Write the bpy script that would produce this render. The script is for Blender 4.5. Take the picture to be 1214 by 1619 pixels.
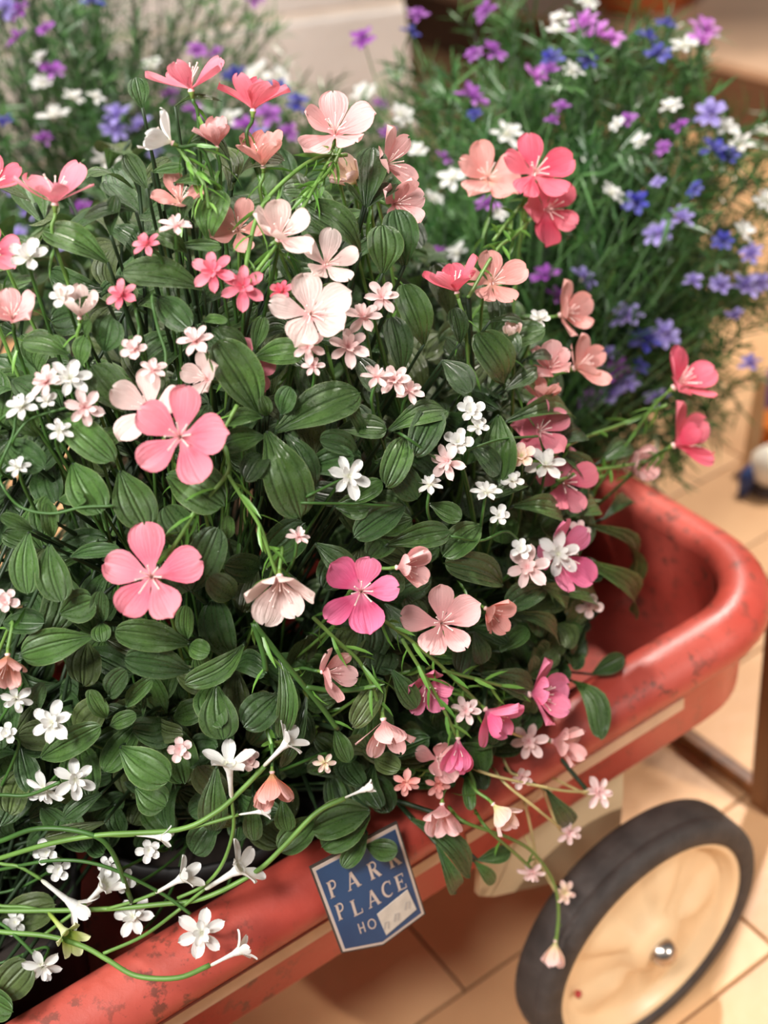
import bpy, math, random
from mathutils import Vector, Matrix
import numpy as np
for o in list(bpy.data.objects): bpy.data.objects.remove(o)
scn = bpy.context.scene
COL = scn.collection
random.seed(11)
rnd = random.random
def ru(a, b): return a + (b - a) * random.random()

# ------------------------------------------------------------------ camera
F, PITCH, ROLL, CAMH = 2000.0, .61948, .1317, 1.1015
_f = np.array([0, math.cos(PITCH), -math.sin(PITCH)]); _r = np.array([1., 0, 0]); _d = np.cross(_f, _r)
_c, _s = math.cos(ROLL), math.sin(ROLL)
RM = np.array([[_c, _s, 0], [-_s, _c, 0], [0, 0, 1]]) @ np.array([_r, _d, _f])
RIGHT, UP, BACK = Vector(RM[0]), -Vector(RM[1]), -Vector(RM[2])
CAMPOS = Vector((0, 0, CAMH))
cd = bpy.data.cameras.new('camera'); cam = bpy.data.objects.new('camera', cd); COL.objects.link(cam)
cd.sensor_fit = 'HORIZONTAL'; cd.sensor_width = 36.0; cd.lens = 36.0 * F / 1214.0
cd.clip_start = .01
cd.dof.use_dof = True; cd.dof.focus_distance = .79; cd.dof.aperture_fstop = 5.4
cam.matrix_world = Matrix.Translation(CAMPOS) @ Matrix((RIGHT, UP, BACK)).transposed().to_4x4()
scn.camera = cam

# ------------------------------------------------------------------ light and exposure
scn.view_settings.view_transform = 'Standard'; scn.view_settings.look = 'None'
scn.view_settings.gamma = 1; scn.view_settings.use_curve_mapping = False
scn.view_settings.exposure = 0.42
wd = bpy.data.worlds.new('shop'); scn.world = wd; wd.use_nodes = True
wd.node_tree.nodes['Background'].inputs[0].default_value = (1.0, .96, .92, 1)
wd.node_tree.nodes['Background'].inputs[1].default_value = .15
def spot(x, y, z, tx, ty, tz, watts, rad, col=(1, .93, .85), ang=75):
    l = bpy.data.lights.new('ceiling_spot', 'SPOT'); l.energy = watts; l.shadow_soft_size = rad; l.color = col
    l.spot_size = math.radians(ang); l.spot_blend = .5
    o = bpy.data.objects.new('ceiling_spot', l); COL.objects.link(o); o.location = (x, y, z)
    o.rotation_euler = (Vector((tx, ty, tz)) - Vector((x, y, z))).to_track_quat('-Z', 'Y').to_euler()
spot(-1.55, -.35, 2.15, -.05, .8, .5, 190, .28, (1, .975, .94))
spot(-.42, -.62, 2.5, .0, .76, .52, 130, .24, (1, .975, .94), 27)
spot(2.2, -.75, 1.9, .52, .70, .0, 185, .07, (1, .92, .83), 22)
spot(1.3, 2.3, 2.7, .6, 1.5, .2, 260, .06, (1, .93, .85))
spot(-.7, 1.0, 2.7, -.1, 2.2, .5, 110, .06, (1, .96, .92), 85)

# ------------------------------------------------------------------ pixel -> point on real surfaces
def ray(x, y): return RM.T @ np.array([(x - 607) / F, (y - 809.5) / F, 1.])
def at(x, y, t): return CAMPOS + Vector(ray(x, y)) * t
def tz(x, y, z):
    r = ray(x, y); return (z - CAMH) / r[2]
YAW = .5145
D3 = np.array([math.cos(YAW), math.sin(YAW), 0]); N3 = np.array([D3[1], -D3[0], 0])
WC = np.array([.186295, .664966, .12696])          # near rear wheel, centre of its outer face
def tray(s, n, z): 
    v = WC + D3 * s + N3 * n; return Vector((v[0], v[1], z))
def tn(x, y, n):
    r = ray(x, y); P = WC + N3 * n - np.array(CAMPOS); return float(P @ N3) / float(r @ N3)
BM = np.array([D3, N3, [0, 0, 1.]])
class Dome:
    def __init__(s, c, r): s.c = np.array(c); s.r = np.array(r)
    def hit(s, x, y):
        q = ray(x, y); o = BM @ (np.array(CAMPOS) - s.c) / s.r; v = BM @ q / s.r
        a = v @ v; b = o @ v; dd = b * b - a * (o @ o - 1)
        return (-b - math.sqrt(max(dd, 0))) / a
    def pt(s, u, k=1.0):                            # u unit vector in tray axes
        v = s.c + (np.array(u) * s.r * k) @ BM; return Vector(v)
    def val(s, P): 
        v = BM @ (np.array(P) - s.c) / s.r; return math.sqrt(v @ v)
    def nor(s, P):
        v = BM @ (np.array(P) - s.c) / (s.r ** 2); w = v @ BM; return Vector(w).normalized()
FRONT = Dome(tray(-.18, -.33, .40), (.34, .30, .50))
def proj(P):
    q = RM @ (np.array(P) - np.array(CAMPOS)); return 607 + F * q[0] / q[2], 809.5 + F * q[1] / q[2], q[2]
def dep(x, y):
    t = FRONT.hit(x, y); te = max(tz(x, y, .405), tn(x, y, -.012)); return min(t, te)

# ------------------------------------------------------------------ materials
def lin(c): return tuple(((v / 255) / 12.92 if v / 255 <= .04045 else ((v / 255 + .055) / 1.055) ** 2.4) for v in c) + (1,)
def newmat(name):
    m = bpy.data.materials.new(name); m.use_nodes = True; nt = m.node_tree
    return m, nt, nt.nodes['Principled BSDF'], nt.nodes.new, nt.links.new
def mix(nt, fac, a, b, typ='MIX'):
    n = nt.nodes.new('ShaderNodeMix'); n.data_type = 'RGBA'; n.blend_type = typ
    for s, v in ((0, fac), (6, a), (7, b)):
        if hasattr(v, 'links'): nt.links.new(v, n.inputs[s])
        else: n.inputs[s].default_value = v
    return n.outputs[2]
def noise(nt, scale, detail=3, co=None, rough=.5):
    n = nt.nodes.new('ShaderNodeTexNoise'); n.inputs['Scale'].default_value = scale; n.inputs['Detail'].default_value = detail
    n.inputs['Roughness'].default_value = rough
    if co is None:
        t = nt.nodes.new('ShaderNodeTexCoord'); co = t.outputs['Object']
    nt.links.new(co, n.inputs['Vector']); return n.outputs['Fac']
def ramp(nt, fac, stops):
    n = nt.nodes.new('ShaderNodeValToRGB'); e = n.color_ramp.elements
    while len(e) < len(stops): e.new(.5)
    for i, (p, c) in enumerate(stops): e[i].position = p; e[i].color = c
    nt.links.new(fac, n.inputs[0]); return n.outputs[0]
def math_(nt, op, a, b=None):
    n = nt.nodes.new('ShaderNodeMath'); n.operation = op
    for i, v in enumerate((a, b)):
        if v is None: continue
        if hasattr(v, 'links'): nt.links.new(v, n.inputs[i])
        else: n.inputs[i].default_value = v
    return n.outputs[0]
def bump(nt, b, h, st=.3, dist=.1):
    n = nt.nodes.new('ShaderNodeBump'); n.inputs['Strength'].default_value = st; n.inputs['Distance'].default_value = dist
    nt.links.new(h, n.inputs['Height']); nt.links.new(n.outputs[0], b.inputs['Normal'])
def uvs(nt):
    u = nt.nodes.new('ShaderNodeUVMap'); s = nt.nodes.new('ShaderNodeSeparateXYZ'); nt.links.new(u.outputs[0], s.inputs[0])
    return u.outputs[0], s.outputs[0], s.outputs[1]
def objrand(nt):
    return nt.nodes.new('ShaderNodeObjectInfo').outputs['Random']
def translucent(nt, b, col, fac):
    t = nt.nodes.new('ShaderNodeBsdfTranslucent')
    if hasattr(col, 'links'): nt.links.new(col, t.inputs[0])
    else: t.inputs[0].default_value = col
    m = nt.nodes.new('ShaderNodeMixShader'); m.inputs[0].default_value = fac
    nt.links.new(b.outputs[0], m.inputs[1]); nt.links.new(t.outputs[0], m.inputs[2])
    nt.links.new(m.outputs[0], nt.nodes['Material Output'].inputs[0])
def m_plain(name, c, rough=.5, spec=.5, metal=0, var=0, nscale=20, bmp=0):
    m, nt, b, N, L = newmat(name)
    b.inputs['Roughness'].default_value = rough; b.inputs['Specular IOR Level'].default_value = spec; b.inputs['Metallic'].default_value = metal
    if var:
        f = noise(nt, nscale, 4)
        c1 = tuple(min(1, v * (1 + var)) for v in lin(c)[:3]) + (1,); c0 = tuple(v * (1 - var) for v in lin(c)[:3]) + (1,)
        L(ramp(nt, f, [(.3, c0), (.7, c1)]), b.inputs['Base Color'])
        if bmp: bump(nt, b, f, bmp, .01)
    else: b.inputs['Base Color'].default_value = lin(c)
    return m
def m_petal(name, base, mid, tip, tr=.3, streak=.35):
    m, nt, b, N, L = newmat(name)
    uv, u, v = uvs(nt)
    col = ramp(nt, v, [(0, lin(base)), (.35, lin(mid)), (1, lin(tip))])
    mp = N('ShaderNodeMapping'); mp.inputs['Scale'].default_value = (14, 1.6, 1); L(uv, mp.inputs[0])
    st = noise(nt, 1.0, 3, mp.outputs[0])
    sf = math_(nt, 'MULTIPLY', math_(nt, 'SUBTRACT', st, .42), streak)
    col = mix(nt, sf, col, tuple(v * .55 for v in lin(mid)[:3]) + (1,))
    rv = math_(nt, 'MULTIPLY', objrand(nt), .12)
    col = mix(nt, rv, col, (1, .95, .92, 1))
    L(col, b.inputs['Base Color'])
    b.inputs['Roughness'].default_value = .5; b.inputs['Specular IOR Level'].default_value = .25
    bump(nt, b, st, .25, .02)
    translucent(nt, b, col, tr)
    return m
PET = {
 'hot': m_petal('petal_hot_pink', (236, 120, 138), (235, 78, 108), (244, 118, 140)),
 'pink': m_petal('petal_pink', (244, 150, 165), (242, 112, 138), (247, 150, 166)),
 'mag': m_petal('petal_magenta_pink', (235, 150, 180), (236, 92, 142), (242, 130, 172)),
 'salmon': m_petal('petal_salmon', (246, 196, 172), (244, 158, 150), (248, 184, 176)),
 'pale': m_petal('petal_pale_pink', (246, 175, 178), (245, 172, 172), (250, 202, 200)),
 'palestar': m_petal('petal_shell_pink', (248, 196, 196), (250, 214, 212), (252, 228, 224)),
 'blush': m_petal('petal_blush', (242, 186, 186), (242, 208, 202), (243, 222, 214)),
 'white': m_petal('petal_white', (236, 236, 212), (240, 239, 234), (244, 243, 240), .3, .15),
 'cream': m_petal('petal_cream_pink', (214, 222, 140), (248, 222, 190), (250, 214, 212), .3, .3),
 'stripe': m_petal('petal_striped', (226, 190, 120), (232, 140, 110), (248, 190, 185), .25, .95),
 'purple': m_petal('petal_purple', (150, 80, 170), (150, 60, 168), (176, 96, 196), .25),
 'orchid': m_petal('petal_orchid', (190, 90, 190), (200, 110, 205), (214, 140, 220), .25),
 'lilac': m_petal('petal_lilac', (140, 110, 195), (150, 132, 208), (176, 164, 226), .25),
 'navy': m_petal('petal_navy', (44, 40, 120), (50, 50, 150), (70, 72, 180), .2),
 'yellowgreen': m_petal('petal_yellow_green', (120, 160, 50), (190, 210, 90), (235, 238, 190), .3),
}
M_STAMEN = m_plain('stamen', (250, 220, 212), .5)
M_CALYX = m_plain('calyx', (120, 150, 70), .5)
M_CORE = m_plain('flower_core', (248, 206, 202), .5)
M_COREW = m_plain('white_core', (246, 242, 225), .5)
def m_leaf(name, dark, light, edge, spk=1.0, rough=.30):
    m, nt, b, N, L = newmat(name)
    uv, u, v = uvs(nt)
    uc = math_(nt, 'MULTIPLY', math_(nt, 'ABSOLUTE', math_(nt, 'SUBTRACT', u, .5)), 2)     # 0 midrib .. 1 edge
    vein = math_(nt, 'SINE', math_(nt, 'MULTIPLY', uc, 13.0))
    vein = math_(nt, 'POWER', math_(nt, 'MULTIPLY', math_(nt, 'ADD', vein, 1), .5), 5.0)
    big = noise(nt, 2.2, 3)
    col = ramp(nt, big, [(.3, lin(dark)), (.72, lin(light))])
    col = mix(nt, math_(nt, 'MULTIPLY', vein, .22), col, tuple(x * .42 for x in lin(dark)[:3]) + (1,))
    ed = N('ShaderNodeMapRange'); ed.inputs[1].default_value = .93; ed.inputs[2].default_value = 1.0; L(uc, ed.inputs[0])
    col = mix(nt, math_(nt, 'MULTIPLY', ed.outputs[0], .65), col, lin(edge))
    hv = N('ShaderNodeHueSaturation'); L(col, hv.inputs['Color'])
    L(math_(nt, 'ADD', math_(nt, 'MULTIPLY', objrand(nt), .55), .74), hv.inputs['Value'])
    gr = ramp(nt, noise(nt, 130, 2), [(.52, (0, 0, 0, 1)), (.72, (1, 1, 1, 1))])
    col = mix(nt, math_(nt, 'MULTIPLY', gr, .30 * spk), hv.outputs[0], lin((168, 178, 128)))
    L(col, b.inputs['Base Color'])
    fine = noise(nt, 75, 2); mid = noise(nt, 14, 3)
    L(ramp(nt, mid, [(.35, (rough - .07,) * 3 + (1,)), (.7, (rough + .18,) * 3 + (1,))]), b.inputs['Roughness'])
    b.inputs['Specular IOR Level'].default_value = .65; b.inputs['Coat Weight'].default_value = .5; b.inputs['Coat Roughness'].default_value = .24
    h = math_(nt, 'ADD', math_(nt, 'MULTIPLY', vein, -.9), math_(nt, 'ADD', math_(nt, 'MULTIPLY', fine, .55 * spk), math_(nt, 'MULTIPLY', mid, .4)))
    bump(nt, b, h, .60, .03)
    cb = N('ShaderNodeBump'); cb.inputs['Strength'].default_value = .28; cb.inputs['Distance'].default_value = .03; L(h, cb.inputs['Height']); L(cb.outputs[0], b.inputs['Coat Normal'])
    translucent(nt, b, col, .12)
    return m
LEAFM = [m_leaf('leaf_green', (54, 92, 38), (94, 136, 60), (150, 174, 108)),
         m_leaf('leaf_dark_green', (40, 76, 34), (72, 112, 52), (122, 150, 90)),
         m_leaf('leaf_olive', (72, 92, 46), (106, 126, 68), (148, 158, 102))]
M_STEM = m_plain('stem_green', (62, 100, 42), .45, var=.25, nscale=30)
M_STEMB = m_plain('stem_bright_green', (104, 142, 66), .45, var=.2, nscale=30)
M_STEMD = m_plain('stem_dark', (38, 58, 32), .5, var=.3, nscale=30)
M_STEMP = m_plain('stem_pale', (205, 190, 130), .5, var=.15, nscale=30)
def m_blade(name, a, b_):
    m, nt, b, N, L = newmat(name)
    f = noise(nt, 25, 2)
    col = ramp(nt, f, [(.35, lin(a)), (.68, lin(b_))]); L(col, b.inputs['Base Color'])
    b.inputs['Roughness'].default_value = .35; b.inputs['Specular IOR Level'].default_value = .6
    translucent(nt, b, col, .15); return m
M_NEEDLE = m_blade('needle_green', (84, 132, 50), (124, 172, 78))
M_BLADE = m_blade('fine_blade_green', (42, 84, 38), (92, 136, 72))

# ------------------------------------------------------------------ mesh and object helpers
def mesh(name, V, Fc, mat, uv=None, smooth=True):
    me = bpy.data.meshes.new(name); me.from_pydata([tuple(v) for v in V], [], Fc)
    if uv is not None:
        l = me.uv_layers.new(name='UVMap')
        idx = np.empty(len(me.loops), dtype=np.int32); me.loops.foreach_get('vertex_index', idx)
        l.data.foreach_set('uv', np.asarray(uv, dtype=np.float32)[idx].ravel())
    if mat: me.materials.append(mat)
    if smooth: me.polygons.foreach_set('use_smooth', [True] * len(me.polygons))
    me.update(); return me
WM = {}
def thing(name, label, cat, loc, group=None):
    o = bpy.data.objects.new(name, None); COL.objects.link(o); o.location = loc; o.empty_display_size = .02
    o['label'] = label; o['category'] = cat
    if group: o['group'] = group
    WM[o.name] = Matrix.Translation(Vector(loc)); return o
def part(name, me, parent=None, M=None, label=None, kind=None):
    o = bpy.data.objects.new(name, me); COL.objects.link(o)
    M = M if M is not None else Matrix.Identity(4)
    if parent is not None:
        o.parent = parent; o.matrix_basis = WM[parent.name].inverted() @ M
    else: o.matrix_basis = M
    WM[o.name] = M
    if label: o['label'] = label
    if kind: o['kind'] = kind
    return o
def join(parts):                                    # [(V,F)] -> V,F
    V, Fc = [], []
    for v, f in parts:
        k = len(V); V += [Vector(x) for x in v]; Fc += [tuple(i + k for i in q) for q in f]
    return V, Fc
def tube(P, rad, n=6, cap=True):
    P = [Vector(p) for p in P]; V, Fc = [], []; m = len(P)
    rs = rad if isinstance(rad, (list, tuple)) else [rad] * m
    t0 = (P[1] - P[0]).normalized(); a = t0.orthogonal().normalized()
    for i in range(m):
        t = (P[min(i + 1, m - 1)] - P[max(i - 1, 0)]).normalized()
        a = (a - t * a.dot(t)).normalized(); b = t.cross(a)
        for k in range(n):
            w = 2 * math.pi * k / n; V.append(P[i] + (a * math.cos(w) + b * math.sin(w)) * rs[i])
    for i in range(m - 1):
        for k in range(n):
            Fc.append((i * n + k, i * n + (k + 1) % n, (i + 1) * n + (k + 1) % n, (i + 1) * n + k))
    if cap: Fc.append(tuple(range(n))[::-1]); Fc.append(tuple(range((m - 1) * n, m * n)))
    return V, Fc
def lathe(prof, n=24):                              # prof [(r,z)] about Z
    V, Fc = [], []
    for r, z in prof:
        for k in range(n):
            w = 2 * math.pi * k / n; V.append(Vector((r * math.cos(w), r * math.sin(w), z)))
    for i in range(len(prof) - 1):
        for k in range(n):
            Fc.append((i * n + k, i * n + (k + 1) % n, (i + 1) * n + (k + 1) % n, (i + 1) * n + k))
    return V, Fc
def box(a, b):
    V = [Vector((x, y, z)) for x in (a[0], b[0]) for y in (a[1], b[1]) for z in (a[2], b[2])]
    return V, [(0, 1, 3, 2), (4, 6, 7, 5), (0, 4, 5, 1), (2, 3, 7, 6), (0, 2, 6, 4), (1, 5, 7, 3)]
def bbox_mesh(name, a, b, mat, bev=.004):
    import bmesh
    bm = bmesh.new(); V, Fc = box(a, b); vs = [bm.verts.new(v) for v in V]
    for f in Fc: bm.faces.new([vs[i] for i in f])
    bmesh.ops.recalc_face_normals(bm, faces=bm.faces)
    if bev: bmesh.ops.bevel(bm, geom=list(bm.edges), offset=bev, segments=2, affect='EDGES', profile=.6)
    me = bpy.data.meshes.new(name); bm.to_mesh(me); bm.free(); me.materials.append(mat); return me
def spline(P, k=6):
    P = [Vector(p) for p in P]; Q = [P[0] * 2 - P[1]] + P + [P[-1] * 2 - P[-2]]; out = []
    for i in range(1, len(Q) - 2):
        for j in range(k):
            t = j / k; a, b, c, d = Q[i - 1:i + 3]
            out.append(.5 * ((2 * b) + (c - a) * t + (2 * a - 5 * b + 4 * c - d) * t * t + (3 * b - a - 3 * c + d) * t ** 3))
    out.append(P[-1]); return out
def frame(z, x=None):                               # rotation whose Z is z
    z = z.normalized(); x = x or (UP.cross(z) if abs(UP.dot(z)) < .95 else RIGHT)
    x = (x - z * x.dot(z)).normalized(); y = z.cross(x)
    return Matrix((x, y, z)).transposed().to_4x4()
def loc_rot_scale(p, Rm, s): return Matrix.Translation(p) @ Rm @ Matrix.Diagonal((s, s, s, 1))

# ------------------------------------------------------------------ petals, leaves and blades
def sheet(name, mat, width, zf, nu=6, nv=8, wav=0.0, seed=0, tipr=0.0, xb=0.0):
    rr = random.Random(seed); V, UVs, Fc = [], [], []; ph = rr.uniform(0, 6)
    for j in range(nv + 1):
        v = 1 - (1 - j / nv) ** 1.75
        for i in range(nu + 1):
            u = -1 + 2 * i / nu
            y = v - tipr * .06 * max(0, 1 - abs(u) * 3) * max(0, v - .8) / .2
            x = u * width(v) * .5 + xb * math.sin(math.pi * v)
            z = zf(u, v) + wav * math.sin(u * 4.2 + ph) * v * v * (.4 + abs(u))
            V.append((x, y, z)); UVs.append((i / nu, v))
    for j in range(nv):
        for i in range(nu):
            a = j * (nu + 1) + i; Fc.append((a, a + 1, a + nu + 2, a + nu + 1))
    return mesh(name, V, Fc, mat, UVs)
def w_paddle(w, claw=.14, peak=.60):
    def f(v):
        if v < peak: return w * (claw + (1 - claw) * math.sin(math.pi / 2 * v / peak) ** 1.25)
        t = (v - peak) / (1 - peak); return w * math.sqrt(max(0, 1 - (t * .99) ** 2.8))
    return f
def w_obov(w, claw=.16, peak=.66):
    def f(v):
        if v < peak:
            t = v / peak; s = t * t * (3 - 2 * t); return w * (claw + (1 - claw) * s)
        t = (v - peak) / (1 - peak); return w * math.sqrt(max(0, 1 - (t * .985) ** 2.5))
    return f
CACHE = {}
def petal_mesh(kind, var, colr):
    key = (kind, var, colr)
    if key in CACHE: return CACHE[key]
    m = PET[colr]
    if kind == 'big':
        b = (.10, .22, -.12, .02)[var]; c = (.16, .10, .22, .06)[var]
        me = sheet('petal', m, w_obov((.76, .66, .82, .72)[var], (.12, .13, .15, .12)[var], (.66, .70, .64, .68)[var]), lambda u, v: c * u * u * v * .6 + b * v * v - .03 * math.exp(-(u * 5) ** 2) * v, 7, 8, (.03, .05, .035, .06)[var], var, (.5, 1.2, 0, 1.6)[var])
    elif kind == 'star':
        me = sheet('petal', m, w_obov((.52, .44)[var % 2], .3, .62), lambda u, v: .10 * u * u + (-.16, .05)[var % 2] * v * v, 4, 6, .01, var, -.5)
    elif kind == 'round':
        me = sheet('petal', m, w_obov(.66, .3, .66), lambda u, v: .10 * u * u - .05 * v * v, 4, 5, .02, var, .3)
    elif kind == 'lobe':
        me = sheet('petal', m, w_obov(.56, .5, .55), lambda u, v: .08 * u * u - .30 * v * v, 4, 6, .02, var, .6)
    CACHE[key] = me; return me
def core_mesh(kind, col):
    key = ('core', kind, col)
    if key in CACHE: return CACHE[key]
    if kind == 'big':                               # cup shaped calyx behind the petals
        V, Fc = lathe([(.001, -.20), (.045, -.19), (.05, -.10), (.085, -.03), (.06, .03), (.001, .05)], 10)
        me = mesh('blossom', V, Fc, col); me.materials.append(M_CORE)
        for i, p in enumerate(me.polygons): p.material_index = 1 if p.center.z > -.02 else 0
    else:
        V, Fc = lathe([(.001, -.22), (.05, -.2), (.08, -.08), (.11, .02), (.08, .09), (.001, .12)], 8)
        me = mesh('blossom', V, Fc, col)
    CACHE[key] = me; return me
def stamen_mesh(n, L, spread):
    key = ('st', n, L, spread)
    if key in CACHE: return CACHE[key]
    rr = random.Random(n); ps = []
    for k in range(n):
        w = 2 * math.pi * k / n + rr.uniform(-.3, .3); l = L * rr.uniform(.75, 1.1); s = spread * rr.uniform(.6, 1.2)
        P = [Vector((0, 0, 0)), Vector((math.cos(w) * s * .4 * l, math.sin(w) * s * .4 * l, l * .6)), Vector((math.cos(w) * s * l, math.sin(w) * s * l, l))]
        ps.append(tube(P, [.018, .015, .014], 4)); c = P[2]
        ps.append(([c + Vector(d) * .028 for d in ((1, 0, 0), (0, 1, 0), (-1, 0, 0), (0, -1, 0), (0, 0, 1), (0, 0, -1))],
                   [(0, 1, 4), (1, 2, 4), (2, 3, 4), (3, 0, 4), (1, 0, 5), (2, 1, 5), (3, 2, 5), (0, 3, 5)]))
    V, Fc = join(ps); me = mesh('stamens', V, Fc, M_STAMEN); CACHE[key] = me; return me
LV = []
def leaf_meshes():
    prof = [(.25, .6), (.18, .62), (.22, .56), (.3, .66)]
    for mi in range(3):
        row = []
        for (arch, cup, tw, xb) in ((.10, .14, .0, .03), (.20, .10, .05, -.05), (-.03, .18, -.04, .0), (.05, .26, .06, .04), (.12, .12, .04, -.36), (.12, .12, -.04, .36)):
            def zf(u, v, arch=arch, cup=cup, tw=tw):
                return arch * math.sin(math.pi * v) + cup * u * u * .5 * math.sin(math.pi * min(1, v * 1.05)) + tw * u * v - .018 * math.exp(-(u * 6) ** 2)
            row.append(sheet('leaf', LEAFM[mi], w_paddle(1.0), zf, 8, 10, .0, 0, -.4, xb))
        LV.append(row)
leaf_meshes()
def leaf_obj(parent, base, tip, w, nrm, var=0, mat=0):
    y = tip - base; L = y.length; y = y / L; z = (nrm - y * nrm.dot(y)).normalized(); x = y.cross(z)
    M = Matrix.Translation(base) @ Matrix((x, y, z)).transposed().to_4x4() @ Matrix.Diagonal((w, L / 1.02, L, 1))
    return part('leaf', LV[mat][var], parent, M)
def blade(P, d, L, w, bend, side):                  # narrow pointed blade, V,F
    d = d.normalized(); s = d.cross(side).normalized(); n = s.cross(d); pts = []
    for t, ww in ((0, .5), (.35, 1), (.7, .8), (1, .05)):
        c = P + d * (L * t) + bend * (L * t * t); pts += [c - s * w * ww * .5, c + n * w * .22 * ww, c + s * w * ww * .5]
    Fc = []
    for k in range(3):
        a = k * 3; Fc += [(a, a + 1, a + 4, a + 3), (a + 1, a + 2, a + 5, a + 4)]
    return pts, Fc

# ------------------------------------------------------------------ setting
m_wall, nt, b, N, L = newmat('painted_block')
f = noise(nt, 6, 5); L(ramp(nt, f, [(.3, lin((200, 192, 186))), (.7, lin((216, 208, 202)))]), b.inputs['Base Color']); b.inputs['Roughness'].default_value = .6
bump(nt, b, noise(nt, 60, 4), .15, .01)
m_mort = m_plain('mortar_white', (232, 220, 208), .6, var=.08)
wall = part('wall_back', bbox_mesh('wall_back', (-2.2, 2.3035, 0), (.150, 2.5, 2.6), m_mort, 0)); wall['kind'] = 'structure'
for r in range(8):
    z0 = -.06 + .2 * r - .0; z1 = z0 + .186
    z0 = max(z0, 0)
    xs = .153; k = 0
    while xs > -2.2:
        wl = .46 if not (r % 2 and k == 0) else .62
        part('block', bbox_mesh('block', (xs - wl + .010, 2.298 + ru(0, .003), z0), (xs, 2.33, z1), m_wall, .006), wall)
        xs -= wl; k += 1
m_floorb = m_plain('floor_joint', (120, 84, 54), .8)
m_plank, nt, b, N, L = newmat('tan_floor')
g = noise(nt, 5, 5); base = ramp(nt, g, [(.25, lin((196, 148, 104))), (.75, lin((222, 176, 130)))])
hv = N('ShaderNodeHueSaturation'); L(base, hv.inputs['Color']); L(math_(nt, 'ADD', math_(nt, 'MULTIPLY', objrand(nt), .16), .92), hv.inputs['Value'])
L(hv.outputs[0], b.inputs['Base Color']); b.inputs['Roughness'].default_value = .42
bump(nt, b, noise(nt, 40, 4), .08, .01)
floor = part('floor', bbox_mesh('floor', (-3, -1.5, -.06), (3.5, 6, -.004), m_floorb, 0)); floor['kind'] = 'structure'
FA = .52; fd = Vector((math.cos(FA), math.sin(FA), 0)); fn = Vector((-math.sin(FA), math.cos(FA), 0))
pm = {}
for i in range(-9, 22):
    off = ru(0, .6)
    for j in range(-3, 6):
        a = off + j * .6; c = fd * (a + .3) + fn * (i * .152 + .076 + .017)
        if not (-.9 < c.x < 2.6 and -.3 < c.y < 4.8): continue
        if 'p' not in pm: pm['p'] = bbox_mesh('tile', (-.2985, -.0745, -.02), (.2985, .0745, 0), m_plank, .0015)
        part('tile', pm['p'], floor, Matrix.Translation(c) @ Matrix.Rotation(FA, 4, 'Z'))

# raised display platform at the back right
m_dark, nt, b, N, L = newmat('dark_wood')
mp = N('ShaderNodeMapping'); mp.inputs['Scale'].default_value = (2, 30, 30); t = N('ShaderNodeTexCoord'); L(t.outputs['Object'], mp.inputs[0])
L(ramp(nt, noise(nt, 2, 5, mp.outputs[0]), [(.3, lin((84, 56, 38))), (.7, lin((112, 78, 54)))]), b.inputs['Base Color']); b.inputs['Roughness'].default_value = .5
m_top = m_plain('tan_top', (196, 160, 130), .5, var=.18, nscale=5)
m_mat = m_plain('olive_mat', (150, 128, 70), .8, var=.15, nscale=12)
p0 = at(1102, 204, tz(1102, 204, 0)); p1 = at(1214, 238, tz(1214, 238, 0)); pdv = (p1 - p0).normalized()
pl = thing('display_platform', 'low display platform with a tan top and dark wooden front', 'platform', p1)
PR = Matrix.Translation(p1) @ Matrix.Rotation(math.atan2(pdv.y, pdv.x), 4, 'Z')
part('front_board', bbox_mesh('front_board', (-2.6, 0, 0), (1.4, .03, .155), m_dark, .004), pl, PR)
part('top_board', bbox_mesh('top_board', (-2.6, -.012, .155), (1.4, .62, .18), m_top, .006), pl, PR)
part('riser', bbox_mesh('riser', (-2.6, .59, 0), (1.4, .62, .155), m_dark, 0), pl, PR)
mt = thing('floor_mat', 'olive tan mat on the floor behind the platform', 'mat', PR @ Vector((0, 1.6, 0)))
part('mat', bbox_mesh('mat', (-2.6, .66, 0), (1.4, 2.6, .02), m_mat, .004), mt, PR)
# terracotta pot on the platform
m_terra = m_plain('terracotta', (186, 96, 46), .6, var=.12, nscale=8)
m_soil = m_plain('soil', (40, 30, 24), .9, var=.4, nscale=60)
zt = .18; pb = at(1020, 4, tz(1020, 4, zt))
tp = thing('terracotta_pot', 'round terracotta pot standing on the display platform', 'pot', pb)
V, Fc = lathe([(.001, 0), (.125, 0), (.135, .012), (.165, .22), (.168, .225), (.185, .228), (.19, .27), (.178, .272), (.172, .24), (.150, .22)], 40)
part('pot_body', mesh('pot_body', V, Fc, m_terra), tp, Matrix.Translation(pb))
V, Fc = lathe([(.160, .225), (.001, .232)], 32); part('soil', mesh('soil', V, Fc, m_soil), tp, Matrix.Translation(pb))

# wooden rack leg and low rail beside the wheel
m_wood, nt, b, N, L = newmat('orange_brown_wood')
mp = N('ShaderNodeMapping'); mp.inputs['Scale'].default_value = (40, 40, 3); t = N('ShaderNodeTexCoord'); L(t.outputs['Object'], mp.inputs[0])
L(ramp(nt, noise(nt, 1.5, 4, mp.outputs[0]), [(.3, lin((92, 56, 28))), (.7, lin((134, 84, 44)))]), b.inputs['Base Color']); b.inputs['Roughness'].default_value = .4
r0 = at(1197, 1284, tz(1197, 1284, 0)); r1 = at(1060, 1182, tz(1060, 1182, 0)); rdv = (r1 - r0).normalized()
rk = thing('wooden_stand', 'brown wooden stand leg with a low rail, right of the wheel', 'stand', r0)
RR = Matrix.Translation(r0) @ Matrix.Rotation(math.atan2(rdv.y, rdv.x), 4, 'Z')
part('leg', bbox_mesh('leg', (-.014, -.03, 0), (.014, -.002, .46), m_wood, .003), rk, RR)
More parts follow.
